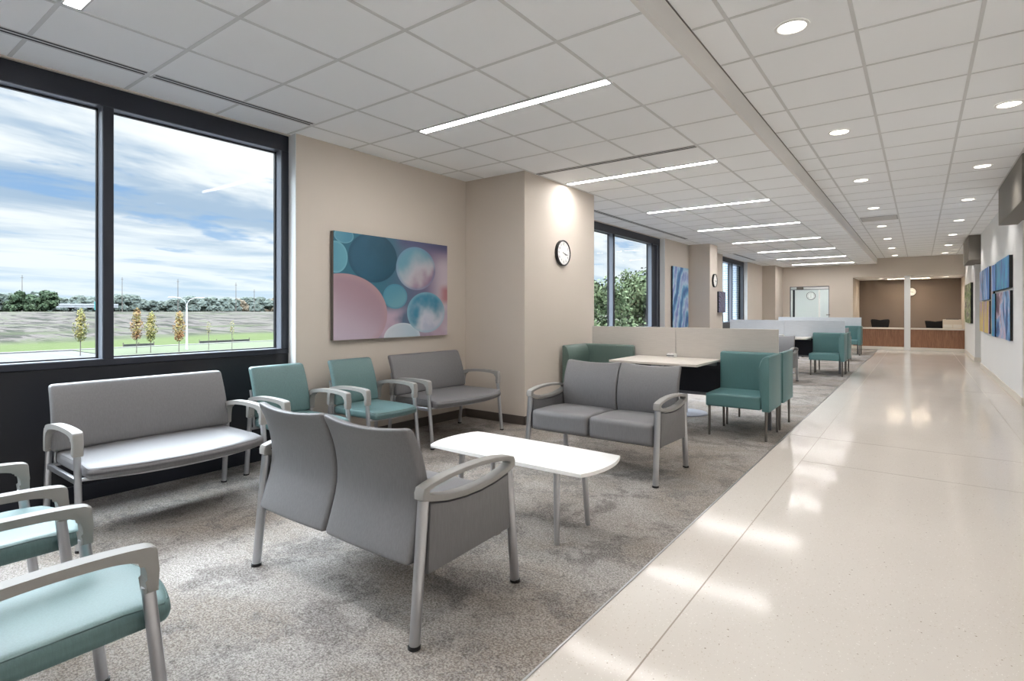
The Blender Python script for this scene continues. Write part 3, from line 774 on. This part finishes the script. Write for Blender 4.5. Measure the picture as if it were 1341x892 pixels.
# ------------------------------------------------------------------ paintings
def bubbles():
    k = NB('painting_bubbles')
    LIN = globals()['lin']
    def lin(c): return tuple(v*0.80 for v in LIN(c))
    tc = k.n('TexCoord'); sp = k.n('SeparateXYZ'); k.l(tc.outputs['Object'], sp.inputs[0])
    Y, Z = sp.outputs[1], sp.outputs[2]          # local: y 0..1.522, z 0..1.02
    nz = k.noise(tc.outputs['Object'], 2.2, 3); nz2 = k.noise(tc.outputs['Object'], 4.0, 3)
    c = k.mix(k.mr(Y, 0.5, 1.35), lin((52, 112, 134)), lin((120, 108, 140)))
    c = k.mix(k.math('MULTIPLY', k.mr(Y, 1.15, 1.5), k.mr(Z, 1.0, 0.75)), c, lin((214, 200, 212)))
    c = k.mix(k.math('MULTIPLY', k.mr(Z, 0.9, 1.02), k.mr(Y, 0.7, 0.9)), c, lin((84, 88, 126)))
    c = k.mix(k.math('MULTIPLY', k.mr(Y, 1.35, 1.5), k.math('MULTIPLY', k.mr(Z, 0.32, 0.42), k.mr(Z, 0.60, 0.50))), c, lin((192, 134, 138)))
    c = k.mix(k.math('MULTIPLY', k.mr(Z, 0.36, 0.22), k.mr(nz, 0.4, 0.6)), c, lin((196, 172, 190)))
    def lin(c): return tuple(v*0.80 for v in LIN(c))
    def circ(c, cy, cz, ry, rz, c1, c2, rim, d=(1, 0), soft=0.03, nzv=None, op=1.0, c3=None):
        a = k.math('DIVIDE', k.math('SUBTRACT', Y, cy-3.104), ry); b = k.math('DIVIDE', k.math('SUBTRACT', Z, cz-1.004), rz)
        r = k.math('SQRT', k.math('ADD', k.math('MULTIPLY', a, a), k.math('MULTIPLY', b, b)))
        g = k.math('ADD', k.math('MULTIPLY', a, d[0]*0.5), k.math('ADD', k.math('MULTIPLY', b, d[1]*0.5), 0.5))
        if nzv is not None: g = k.math('ADD', g, k.math('MULTIPLY', k.math('SUBTRACT', nzv, 0.5), 1.4))
        col = k.mix(k.mr(g, 0.15, 0.85), lin(c1), lin(c2))
        if c3: col = k.mix(k.mr(g, 0.65, 1.0), col, lin(c3))
        col = k.mix(k.math('MULTIPLY', k.mr(r, 0.80, 0.99), 0.55), col, lin(rim))
        return k.mix(k.math('MULTIPLY', k.mr(r, 1.0, 1.0-soft), op), c, col)
    c = circ(c, 3.572, 1.808, .31, .25, (44, 96, 122), (30, 82, 104), (28, 76, 98), (1, 0), nzv=nz)
    c = circ(c, 3.2205, 1.992, .112, .074, (96, 158, 180), (84, 148, 172), (140, 190, 204))
    c = circ(c, 3.1285, 1.784, .135, .152, (92, 156, 180), (104, 168, 186), (132, 190, 206))
    c = circ(c, 4.1505, 1.735, .2915, .236, (110, 164, 184), (206, 200, 206), (120, 150, 182), (0.55, -0.85), nzv=nz, c3=(158, 128, 152))
    c = circ(c, 3.854, 1.4295, .167, .1315, (84, 150, 172), (112, 168, 184), (60, 130, 156), (0.5, -0.8))
    c = circ(c, 3.2165, 1.2455, .5335, .3915, (214, 200, 216), (170, 140, 152), (190, 154, 158), (0.45, 0.7), soft=0.02)
    c = circ(c, 3.953, 0.9965, .257, .1585, (206, 216, 226), (188, 208, 220), (226, 232, 238))
    c = circ(c, 4.301, 1.262, .290, .226, (60, 142, 172), (216, 216, 226), (150, 196, 212), (0.5, -0.9), nzv=nz2, c3=(190, 196, 216))
    k.base(c); k.b.inputs['Roughness'].default_value = 0.35
    return k.m
def abstract(name, stops, scale=(1, 1, 1), ns=3.0, dist=3.0, det=5):
    k = NB(name)
    v = k.coord('Object', scale=scale); n = k.noise(v, ns, det, 0.6, dist)
    k.base(k.ramp(n, [(p, lin(c)) for p, c in stops])); k.b.inputs['Roughness'].default_value = 0.35
    return k.m
M['p_bub'] = bubbles()
def swirl(name, stops, loc, ws, dist, ds, zs=1.0):
    k = NB(name); v = k.coord('Object', scale=(1, 1, zs), loc=loc)
    w = k.n('TexWave', wave_type='RINGS', rings_direction='X'); w.inputs['Scale'].default_value = ws
    w.inputs['Distortion'].default_value = dist; w.inputs['Detail'].default_value = 5; w.inputs['Detail Scale'].default_value = ds; w.inputs['Detail Roughness'].default_value = 0.65
    k.l(v, w.inputs['Vector']); n = k.noise(v, 3.0, 5, 0.6)
    f = k.math('ADD', k.math('MULTIPLY', w.outputs['Fac'], 0.6), k.math('MULTIPLY', n, 0.5))
    k.base(k.ramp(f, [(p, lin(c)) for p, c in stops])); k.b.inputs['Roughness'].default_value = 0.35
    return k.m
M['p_wave'] = swirl('painting_wave', [(0.25, (44, 96, 160)), (0.42, (88, 150, 196)), (0.55, (140, 188, 214)), (0.70, (190, 208, 226)), (0.88, (112, 132, 196))], (0, -1.1, 0.3), 0.8, 7.0, 1.2, 0.6)
M['p_purple'] = swirl('painting_purple', [(0.25, (44, 42, 74)), (0.45, (84, 78, 128)), (0.62, (150, 140, 186)), (0.8, (70, 88, 84))], (0, 0, 0), 2.2, 4, 2)
M['p_teal'] = abstract('painting_teal', [(0.36, (0, 50, 130)), (0.44, (0, 104, 190)), (0.50, (0, 180, 206)), (0.56, (0, 116, 200)), (0.64, (20, 96, 30))], (1, 1.8, 0.4), 1.3, 0.4)
M['p_sea'] = abstract('painting_sea', [(0.36, (10, 20, 56)), (0.43, (0, 88, 166)), (0.49, (110, 176, 224)), (0.54, (214, 196, 220)), (0.62, (60, 30, 80))], (1, 1.0, 1.2), 0.9, 1.2)
M['p_blue'] = abstract('painting_blue', [(0.36, (0, 50, 140)), (0.44, (0, 116, 206)), (0.50, (70, 166, 228)), (0.55, (216, 220, 240)), (0.62, (110, 96, 200))], (1, 1.0, 0.8), 1.0, 1.0)
M['p_yellow'] = abstract('painting_yellow', [(0.38, (100, 90, 184)), (0.45, (176, 150, 220)), (0.50, (236, 214, 70)), (0.56, (216, 190, 110)), (0.63, (90, 80, 40))], (1, 2.2, 0.15), 1.6, 0.5)
M['p_brown'] = abstract('painting_brown', [(0.38, (84, 58, 44)), (0.5, (206, 186, 160)), (0.62, (140, 140, 196))], (1, 3, 0.5), 3, 1.5)
M['p_green'] = abstract('painting_green', [(0.37, (16, 24, 20)), (0.45, (30, 84, 40)), (0.50, (124, 166, 66)), (0.55, (222, 218, 208)), (0.62, (64, 58, 90))], (1, 0.9, 1.6), 1.8, 1.5)
def canvas(x, y0, y1, z0, z1, mt, label, face=1, th=0.035, edge='gunmetal', group=None):
    """canvas lying on a wall of constant x; face = +1 looks to +x"""
    t = thing('painting', (x, y0, z0), label, 'painting', group)
    a, b = (0, th*face)
    bm = bmesh.new(); box(bm, min(a, b), max(a, b), 0, y1-y0, 0, z1-z0, bev=0.002, seg=1); finish(bm, 'stretcher', edge, t)
    f = (th+0.0015)*face
    bm = bmesh.new(); box(bm, min(b, f), max(b, f), 0, y1-y0, 0, z1-z0); finish(bm, 'picture', mt, t)
    return t
canvas(XP+0.005, 3.104, 4.632, 1.004, 2.026, 'p_bub', 'large bubble painting in teal and pink on the beige wall', th=0.045)
canvas(XP+0.005, 11.84, 12.86, 0.9, 2.27, 'p_wave', 'tall blue wave painting beyond the middle window', edge='frame_dark')
canvas(XP+0.005, 15.12, 15.74, 1.235, 1.80, 'p_purple', 'small purple painting beyond the second pier', th=0.09, edge='frame_dark')
gR = 'canvas cluster on the right corridor wall'
sc = XR/1.04
for y0, y1, z0, z1, mt, lb, th in (
    (10.29, 11.90, 1.63, 2.115, 'p_teal', 'top right teal and blue canvas of the cluster on the white wall', 0.045),
    (10.29, 11.98, 0.83, 1.585, 'p_sea', 'bottom right blue and mauve canvas of the cluster on the white wall', 0.035),
    (11.93, 12.50, 1.63, 2.10, 'p_blue', 'narrow upper blue canvas beside the teal one in the wall cluster', 0.05),
    (12.02, 12.50, 0.82, 1.585, 'p_teal', 'narrow lower bright blue canvas in the middle of the wall cluster', 0.05),
    (12.54, 12.90, 0.84, 2.12, 'p_brown', 'tall thin brown and white canvas in the wall cluster', 0.03),
    (12.94, 13.9, 1.50, 2.13, 'p_blue', 'upper blue and white canvas left of the thin brown one', 0.05),
    (13.94, 14.9, 1.50, 2.13, 'p_sea', 'farthest upper canvas of the wall cluster, pale mauve', 0.05),
    (12.94, 13.9, 0.84, 1.47, 'p_yellow', 'lower yellow canvas of the wall cluster', 0.05),
    (13.94, 14.9, 0.84, 1.47, 'p_yellow', 'farthest lower canvas of the wall cluster, lilac', 0.05)):
    canvas(XR-0.001, y0*sc, y1*sc, 1.28+(z0-1.28)*1.0, z1, mt, lb, face=-1, th=th, edge='black', group=gR)
canvas(XR-0.001, 18.6, 21.0, 0.95, 2.02, 'p_green', 'green and white canvas on the far corridor wall', face=-1, th=0.05, edge='black')

# ------------------------------------------------------------------ reception desks and office
def desk(x0, x1, label):
    t = thing('reception_desk', ((x0+x1)/2, YB+0.1, 0), label, 'desk', 'reception desks')
    h = (x1-x0)/2
    bm = bmesh.new(); box(bm, -h, h, -0.09, -0.05, 0.10, 0.675); finish(bm, 'front_panel', 'wood', t)
    bm = bmesh.new(); box(bm, -h, h, -0.105, -0.04, 0.0, 0.10, bev=0.003); finish(bm, 'base', 'base_white', t)
    bm = bmesh.new(); box(bm, -h, h, -0.13, 0.55, 0.675, 0.712, bev=0.004); finish(bm, 'worktop', 'table_lam', t)
    return t
desk(OX0+0.005, -0.418, 'wood fronted reception desk left of the white pillar')
desk(-0.244, OX1-0.01, 'wood fronted reception desk right of the white pillar')
def task_chair(x, y, z, label):
    t = thing('task_chair', (x, y, 0), label, 'office chair', 'black task chairs')
    dz = z-0.98
    def f(x, y, z_):
        k = (z_-0.5)/0.48
        w_ = max(0, (k-0.4)/0.6); return (x*(1+0.22*w_)*(1-0.28*max(0, (k-0.86)/0.14)**2), y-0.5*x*x, z_+0.035*math.sin(min(1, abs(x)/0.2)*PI/2)*w_)
    bm = bmesh.new(); rbox(bm, 0, 0, 0.74+dz, 0.235, 0.022, 0.235, 0.02, f, mid=8); finish(bm, 'backrest', 'black_fabric', t, smooth=60)
    bm = bmesh.new(); rbox(bm, 0, 0.28, 0.46, 0.24, 0.23, 0.035, 0.03); finish(bm, 'seat', 'black_fabric', t, smooth=60)
    bm = bmesh.new(); tube(bm, [(0, 0.28, 0.07), (0, 0.28, 0.43)], 0.025, 16); tube(bm, [(0, 0.25, 0.42), (0, 0.0, 0.44), (0, -0.03, 0.62)], 0.018, 12)
    finish(bm, 'column', 'black', t, smooth=50)
    bm = bmesh.new()
    for k in range(5):
        a = 2*PI*k/5; tube(bm, [(0, 0.28, 0.09), (0.28*math.cos(a), 0.28+0.28*math.sin(a), 0.06)], [0.02, 0.014], 8)
        tube(bm, [(0.28*math.cos(a)-0.02, 0.28+0.28*math.sin(a), 0.028), (0.28*math.cos(a)+0.02, 0.28+0.28*math.sin(a), 0.028)], 0.028, 12)
    finish(bm, 'star_base', 'black', t, smooth=50)
    return t
task_chair(-1.10, 22.72, 0.965, 'black task chair behind the left reception desk')
task_chair(0.40, 22.72, 0.93, 'black task chair behind the right reception desk')
t = thing('printer', (0.83, 22.4, 0.712), 'beige printer on the right reception desk beside the wall', 'printer')
bm = bmesh.new(); box(bm, -0.24, 0.24, -0.18, 0.2, 0.0, 0.29, bev=0.012); finish(bm, 'body', 'printer', t)
bm = bmesh.new(); box(bm, -0.17, 0.15, -0.15, 0.15, 0.29, 0.312, bev=0.006); finish(bm, 'scanner_lid', 'black', t)
bm = bmesh.new(); box(bm, -0.225, -0.01, -0.186, -0.178, 0.02, 0.13, bev=0.003); box(bm, 0.01, 0.225, -0.186, -0.178, 0.02, 0.13, bev=0.003); finish(bm, 'paper_tray', 'base_white', t)

# ------------------------------------------------------------------ outside
OD = 0.062
LD = 0.115
def llin(c): return tuple(v*LD for v in lin(c))
def olin(c): return tuple(v*OD for v in lin(c))
def field_mat():
    k = NB('meadow')
    tc = k.n('TexCoord'); sp = k.n('SeparateXYZ'); k.l(tc.outputs['Object'], sp.inputs[0])
    v = k.coord('Object', scale=(0.09, 0.32, 1), rot=(0, 0, 0)); n = k.noise(v, 0.8, 6, 0.72, 0.8)
    v2 = k.coord('Object', scale=(0.06, 0.012, 1)); n2 = k.noise(v2, 1.0, 5, 0.6)
    c = k.ramp(n, [(0.42, olin((84, 92, 70))), (0.47, olin((146, 134, 128))), (0.53, olin((206, 192, 188))), (0.62, olin((150, 164, 116)))])
    c = k.mix(k.mr(n2, 0.46, 0.62), c, k.mix(n, olin((84, 108, 66)), olin((190, 198, 150))))
    g = k.mix(n, olin((150, 178, 100)), olin((186, 206, 130)))
    X = sp.outputs[0]; X = k.math('ADD', X, k.math('MULTIPLY', n2, 6))
    c = k.mix(k.mr(X, -91, -86), c, g)
    k.base(c); k.b.inputs['Roughness'].default_value = 0.95; k.b.inputs['Specular IOR Level'].default_value = 0.05
    return k.m
M['field'] = field_mat()
M['asphalt'] = mat('asphalt', (24, 24, 27), 0.9, var=0.08, vscale=0.4)
M['kerb'] = mat('kerb_concrete', (60, 59, 58), 0.8)
M['bridge'] = mat('bridge_concrete', (104, 106, 110), 0.8)
M['pole_white'] = mat('lamp_post_white', (125, 127, 130), 0.5)
M['bark'] = mat('bark', (60, 54, 50), 0.9)
M['hwy_sign'] = mat('highway_sign', (30, 110, 112), 0.6)
def leafm(name, a, b, f=1.0):
    k = NB(name); n = k.noise(k.coord('Object'), 0.9, 5, 0.6)
    k.base(k.mix(k.mr(n, 0.35, 0.65), tuple(v*f for v in llin(a)), tuple(v*f for v in llin(b)))); k.b.inputs['Roughness'].default_value = 0.85; k.b.inputs['Specular IOR Level'].default_value = 0.15
    return k.m
M['leaf_far'] = leafm('foliage_far', (128, 146, 142), (150, 162, 148))  # distance haze put into the paler leaf colours
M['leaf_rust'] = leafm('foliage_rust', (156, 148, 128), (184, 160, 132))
M['leaf_dark'] = leafm('foliage_green', (92, 124, 92), (130, 156, 112))
M['leaf_near'] = leafm('foliage_near', (128, 156, 104), (176, 196, 142))
M['leaf_yellow'] = leafm('foliage_yellow', (186, 196, 116), (206, 184, 112), 1.7)
M['leaf_orange'] = leafm('foliage_orange', (226, 150, 112), (196, 190, 112), 1.7)

# ground: parking, lawn strip, rising meadow
def gz(x, y):
    d = -x
    z = GZ
    if d > 78: z += 4.1*min(1, (d-78)/150.0)**0.85
    if d > 85: z += 0.35*noise.noise(Vector((x*0.05, y*0.03, 0)))
    return z
bm = bmesh.new()
xs = [-78-2.2*i for i in range(0, 12)]+[-104-6*i for i in range(0, 60)]; ys = [-120+12*i for i in range(60)]
vg = [[bm.verts.new((x, y, gz(x, y))) for y in ys] for x in xs]
for i in range(len(xs)-1):
    for j in range(len(ys)-1): bm.faces.new((vg[i][j], vg[i][j+1], vg[i+1][j+1], vg[i+1][j]))
o = finish(bm, 'meadow', 'field', smooth=60); o['kind'] = 'structure'; o['label'] = 'dry mauve and green meadow rising beyond the parking area'
sbox('parking_area', 'asphalt', [(-78.1, -5.1, -120, 600, GZ-0.2, GZ)], 'grey parking area below the windows')
o = sbox('kerb', 'kerb', [(-78.6, -77.9, -120, 600, GZ-0.2, GZ+0.14)]+[(-76-0.06, -66+0.06, y-0.07, y+0.07, GZ, GZ+0.01) for y in (2, 6, 10, 14, 18)], 'pale kerb and bay lines along the lawn')
def lawn_strip():
    o = sbox('lawn', 'field', [(-64.2, -63.0, 24, 500, GZ-0.1, GZ+0.05)], 'lawn'); return o
sbox('lawn', leafm('lawn_green', (118, 134, 88), (132, 146, 102)), [(-77.9, -58, 20.5, 500, GZ-0.1, GZ+0.06)], 'light green lawn behind the young trees')

def leafy(bm, blobs, n, s):
    for c, r in blobs:
        c = Vector(c)
        for _ in range(n):
            d = Vector((random.gauss(0, 1), random.gauss(0, 1), random.gauss(0, 1))).normalized()
            p = c+Vector((d.x*r[0], d.y*r[1], d.z*r[2]))*(random.random()**0.33)
            a = Vector((random.gauss(0, 1), random.gauss(0, 1), random.gauss(0, 1))).normalized(); b = a.cross(d).normalized()*s*random.uniform(.6, 1.3); a = a*s*random.uniform(.6, 1.3)
            bm.faces.new([bm.verts.new(q) for q in (p-a, p-b, p+a, p+b)])
def tree(name, loc, blobs, trunk_h, trunk_r, mt, n, s, label, group):
    t = thing(name, loc, label, 'tree', group)
    bm = bmesh.new(); leafy(bm, blobs, n, s); finish(bm, 'crown', mt, t)
    bm = bmesh.new(); top = max(b[0][2] for b in blobs)
    tube(bm, [(0, 0, -0.3), (0.02, 0.01, trunk_h), (0.0, 0.03, top)], [trunk_r, trunk_r*0.8, trunk_r*0.3], 8)
    for c, r in blobs: tube(bm, [(0, 0, trunk_h), Vector(c)], [trunk_r*0.5, trunk_r*0.2], 6)
    finish(bm, 'trunk', 'bark', t, smooth=60); return t
# young street trees
young = [((-69.0, 18.8), 'leaf_yellow', 4.9, 'young yellow green tree at the parking edge, left of the window mullion'),
         ((-67.2, 23.2), 'leaf_orange', 5.0, 'young orange and green tree, first one right of the window mullion'),
         ((-66.7, 24.36), 'leaf_yellow', 4.5, 'young yellow green tree, second one right of the window mullion'),
         ((-64.3, 26.2), 'leaf_orange', 4.6, 'young orange tree just left of the white lamp post')]
for (x, y), mt, hh, lb in young:
    bl = [((0, 0, hh*0.42), (0.5, 0.5, 0.7)), ((0.05, 0, hh*0.6), (0.72, 0.72, 1.0)), ((0, 0.05, hh*0.8), (0.42, 0.42, 0.95))]
    tree('young_tree', (x, y, GZ), bl, hh*0.3, 0.05, mt, 330, 0.075, lb, 'young trees along the parking area')
# thin saplings further right
for i, (x, y, lb) in enumerate(((-66.3, 30.2, 'thin almost bare sapling right of the lamp post'), (-64.5, 32.0, 'thin bare sapling farthest right in the near window'))):
    tree('sapling', (x, y, GZ), [((0, 0, 2.6), (0.3, 0.3, 0.9))], 1.6, 0.04, 'leaf_yellow', 60, 0.06, lb, None)
# lamp post with two arms
t = thing('lamp_post', (-68.5, 28.75, GZ), 'tall white double armed parking lamp post outside', 'lamp post')
bm = bmesh.new(); tube(bm, [(0, 0, 0), (0, 0, 5.3)], [0.13, 0.09], 12); finish(bm, 'pole', 'pole_white', t, smooth=50)
bm = bmesh.new()
for s in (-1, 1): tube(bm, spline([(0, 0, 5.2), (0, s*0.25, 5.75), (0, s*0.8, 6.05), (0, s*1.3, 6.1)], 4), 0.035, 8)
finish(bm, 'arm', 'pole_white', t, smooth=50)
for s in (-1, 1):
    bm = bmesh.new(); box(bm, -0.15, 0.15, s*1.6-0.35, s*1.6+0.35, 6.05, 6.16, bev=0.03); finish(bm, 'lamp_head', 'pole_white', t)
# overpass
t = thing('overpass', (-300, 77.5, 1.2), 'pale concrete highway overpass far across the meadow', 'bridge')
bm = bmesh.new(); box(bm, -5, 5, -17, 17, 1.5, 2.4); box(bm, -5.2, -4.8, -17, 17, 2.4, 3.3); box(bm, 4.8, 5.2, -17, 17, 2.4, 3.2); finish(bm, 'deck', 'bridge', t)
for y in (-13, 1.5, 14):
    bm = bmesh.new(); tube(bm, [(3, y, -3), (3, y, 1.5)], 0.55, 10); tube(bm, [(-3, y, -3), (-3, y, 1.5)], 0.55, 10); box(bm, -4.6, 4.6, y-0.6, y+0.6, 0.9, 1.5); finish(bm, 'pier', 'bridge', t)
t = thing('highway_sign', (-284, 84.5, 0), 'teal highway sign beside the overpass', 'sign')
bm = bmesh.new(); box(bm, 0, 0.2, -2.2, 2.2, 1.6, 5.2); finish(bm, 'sign_panel', 'hwy_sign', t)
bm = bmesh.new()
for y in (-1.6, 1.6): tube(bm, [(-0.15, y, -2), (-0.15, y, 5.2)], 0.12, 8)
finish(bm, 'sign_post', 'gunmetal', t)
# distant trees
def far_proto(mt, h, w, label, group):
    t = thing('distant_tree', (0, 0, 0), label, 'tree', group)
    bm = bmesh.new()
    for k in range(7):
        r = w*random.uniform(0.45, 0.75); cx, cy = random.uniform(-w, w)*0.55, random.uniform(-w, w)*0.7
        cz = h*(0.22 if k < 3 else random.uniform(0.4, 0.80))
        rs = bmesh.ops.create_icosphere(bm, subdivisions=3, radius=1)
        for v in rs['verts']:
            q = v.co*(1+0.35*noise.noise(v.co*2.3+Vector((k*7, 0, 0)))+0.18*noise.noise(v.co*6))
            v.co = Vector((cx+q.x*r, cy+q.y*r, max(-1.5, cz+q.z*r*0.9)))
    finish(bm, 'crown', mt, t)
    bm = bmesh.new(); tube(bm, [(0, 0, -1), (0, 0, h*0.5)], [0.3, 0.15], 8); finish(bm, 'trunk', 'bark', t)
    return t
fl_ = 'hazy tree in the distant tree line beyond the meadow'
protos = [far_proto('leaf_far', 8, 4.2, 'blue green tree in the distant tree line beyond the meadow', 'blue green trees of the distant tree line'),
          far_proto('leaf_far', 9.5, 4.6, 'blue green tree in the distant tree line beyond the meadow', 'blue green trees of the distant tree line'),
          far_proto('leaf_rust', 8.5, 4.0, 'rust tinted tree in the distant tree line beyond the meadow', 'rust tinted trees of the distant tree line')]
cs, sn = math.cos(.6388), math.sin(.6388)
def at_px(px, X):
    u = px-670.5; dx = u*cs-719.44*sn; dy = u*sn+719.44*cs
    return dy/dx*X
first = [True]*3
random.seed(11)
cnt = 0
for i in range(56):
    px = (-213+i*17.3 if i < 10 else -40+(i-10)*9.6)+random.uniform(-3, 3)
    X = -336-17*(i % 5)
    if px > 215: X = -285-14*(i % 5)
    k = 2 if (px > 270 and random.random() < 0.6) else random.choice((0, 1))
    z = 0.4
    Y = at_px(px, X)
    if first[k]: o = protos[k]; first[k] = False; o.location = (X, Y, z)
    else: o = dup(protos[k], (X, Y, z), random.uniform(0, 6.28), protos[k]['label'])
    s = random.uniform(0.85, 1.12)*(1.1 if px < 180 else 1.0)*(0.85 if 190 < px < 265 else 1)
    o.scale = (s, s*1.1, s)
for (px, X, lb) in ((26, -255, 'dark green tree left of the overpass'), (59, -240, 'dark green bushy tree in front of the overpass')):
    bl = [((random.uniform(-2.5, 2.5), random.uniform(-3.4, 3.4), random.uniform(1.6, 6.4)), (1.9, 1.9, 1.5)) for _ in range(11)]+[((0, 0, 6.9), (1.6, 1.6, 1.2))]
    tree('green_tree', (X, at_px(px, X), 0.2), bl, 2.0, 0.25, 'leaf_dark', 260, 0.42, lb, None)
for px, X, h in ((29, -318, 17), (160, -318, 18), (233, -268, 15.5), (309, -268, 15), (333, -268, 12)):
    t = thing('utility_pole', (X, at_px(px, X), 0), 'thin utility pole rising above the distant tree line', 'pole', 'thin poles above the tree line')
    bm = bmesh.new(); tube(bm, [(0, 0, 0), (0, 0, h)], [0.18, 0.10], 6); box(bm, -0.07, 0.07, -0.5, 0.5, h-1.2, h-1.05); finish(bm, 'mast', 'bark', t)
# low rail fence in the lawn
t = thing('silt_fence', (-79.5, 26, GZ), 'low dark fence strip at the meadow edge', 'fence')
bm = bmesh.new(); box(bm, -0.03, 0.03, 0, 3.4, 0.12, 0.4); box(bm, -0.03, 0.03, 9, 16, 0.12, 0.4); finish(bm, 'fence_fabric', 'black', t)
bm = bmesh.new()
for y in (0, 1.7, 3.4, 9, 11.3, 13.6, 16): box(bm, -0.04, 0.04, y-0.04, y+0.04, -0.1, 0.6)
finish(bm, 'fence_post', 'bark', t)

# big trees seen through the second window
random.seed(5)
near_px = [(px_, D_, 4.58+(407.07-y_)/719.44*D_*0.97) for px_, D_, y_ in ((772, 38, 360), (797, 24, 355), (822, 45, 347), (845, 31, 345), (866, 52, 348), (946, 60, 374), (960, 69, 374))]
for i, (px, D, h) in enumerate(near_px):
    u = px-670.5; dx = u*cs-719.44*sn; dy = u*sn+719.44*cs; L = math.hypot(dx, dy)
    x, y = dx/L*D, dy/L*D
    bl = []
    for k in range(9):
        a = random.uniform(0, 2*PI); rr = random.uniform(0.2, 1.5)
        bl.append(((rr*math.cos(a), rr*math.sin(a), h*random.uniform(0.30, 0.80)), (1.15, 1.15, 0.95)))
    bl.append(((0, 0, h*0.84), (0.9, 0.9, h*0.13)))
    w = 'middle' if i < 5 else 'far'
    tree('broadleaf_tree', (x, y, GZ), bl, h*0.28, 0.14, 'leaf_near', 520, 0.085, 'full green tree close outside the %s window, %s from the left there' % (w, ORD[i] if i and i < 5 else ('first' if i in (0, 5) else 'second')), None)

# ------------------------------------------------------------------ world and sun
ZB = 43.0  # added brightness of the unseen upper sky, lights the room
W = bpy.data.worlds.new('World'); SC.world = W; W.use_nodes = True
nt = W.node_tree; nt.nodes.clear()
class WB(NB):
    def __init__(self, nt): self.nt = nt
k = WB(nt)
tc = k.n('TexCoord'); sp = k.n('SeparateXYZ'); k.l(tc.outputs['Generated'], sp.inputs[0])
z = sp.outputs[2]; den = k.math('ADD', k.math('MAXIMUM', z, 0.0), 0.10)
cb = k.n('CombineXYZ'); k.l(k.math('DIVIDE', sp.outputs[0], den), cb.inputs[0]); k.l(k.math('DIVIDE', sp.outputs[1], den), cb.inputs[1])
mp = k.n('Mapping'); mp.inputs['Rotation'].default_value = (0, 0, 0.55); mp.inputs['Scale'].default_value = (1.0, 0.55, 1); k.l(cb.outputs[0], mp.inputs[0])
n1 = k.noise(mp.outputs[0], 1.5, 10, 0.6, 0.3)
mp2 = k.n('Mapping'); mp2.inputs['Location'].default_value = (3.1, 7.7, 1); mp2.inputs['Scale'].default_value = (0.8, 0.35, 1); k.l(cb.outputs[0], mp2.inputs[0])
n2 = k.noise(mp2.outputs[0], 1.0, 9, 0.6, 0.5)
blue = k.mix(k.mr(z, 0.0, 0.5), (0.36, 0.54, 0.80), (0.13, 0.30, 0.60))
cloud = k.mix(k.mr(n2, 0.40, 0.60), (0.42, 0.54, 0.70), (0.98, 0.99, 1.0))
c = k.mix(k.mr(n1, 0.38, 0.47), blue, cloud)
hz = k.mix(k.mr(n2, 0.4, 0.6), (0.62, 0.76, 0.90), (0.86, 0.92, 0.97))
c = k.mix(k.mr(z, 0.16, 0.0), c, hz)
c = k.mix(k.mr(z, 0.32, 0.58), c, k.mix(0.5, c, (ZB*0.90, ZB*0.96, ZB*1.04)))  # boost starts just above the visible band of sky
c = k.mix(k.mr(z, -0.01, -0.05), c, (0.30, 0.32, 0.28))
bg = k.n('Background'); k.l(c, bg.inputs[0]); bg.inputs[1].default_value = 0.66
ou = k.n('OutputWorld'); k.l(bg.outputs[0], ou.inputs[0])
W.cycles.sampling_method = 'MANUAL'; W.cycles.sample_map_resolution = 512
S = bpy.data.lights.new('sun', 'SUN'); S.energy = 0.8; S.angle = 0.02; S.color = (1, 0.95, 0.88)
so = bpy.data.objects.new('sun', S); COL.objects.link(so); so.rotation_euler = Vector((0.65, -0.35, 0.75)).to_track_quat('Z', 'Y').to_euler(); so.location = (20, -10, 30)

# ------------------------------------------------------------------ camera
cam = bpy.data.cameras.new('camera'); co = bpy.data.objects.new('camera', cam); COL.objects.link(co)
cam.sensor_width = 36; cam.lens = 719.44/1341*36; cam.shift_y = -(446-407.07)/1341; cam.clip_start = 0.05; cam.clip_end = 2000
co.location = (0, 0, 1.28); co.rotation_euler = (PI/2, 0, .6388)
SC.camera = co

SC.view_settings.view_transform = 'Standard'; SC.view_settings.look = 'None'; SC.view_settings.gamma = 1
SC.view_settings.use_curve_mapping = False; SC.view_settings.exposure = 0.77
SC.cycles.max_bounces = 10; SC.cycles.diffuse_bounces = 6; SC.cycles.glossy_bounces = 4; SC.cycles.transparent_max_bounces = 12
SC.cycles.sample_clamp_indirect = 8; SC.cycles.use_denoising = True
SC.cycles.caustics_reflective = False; SC.cycles.caustics_refractive = False
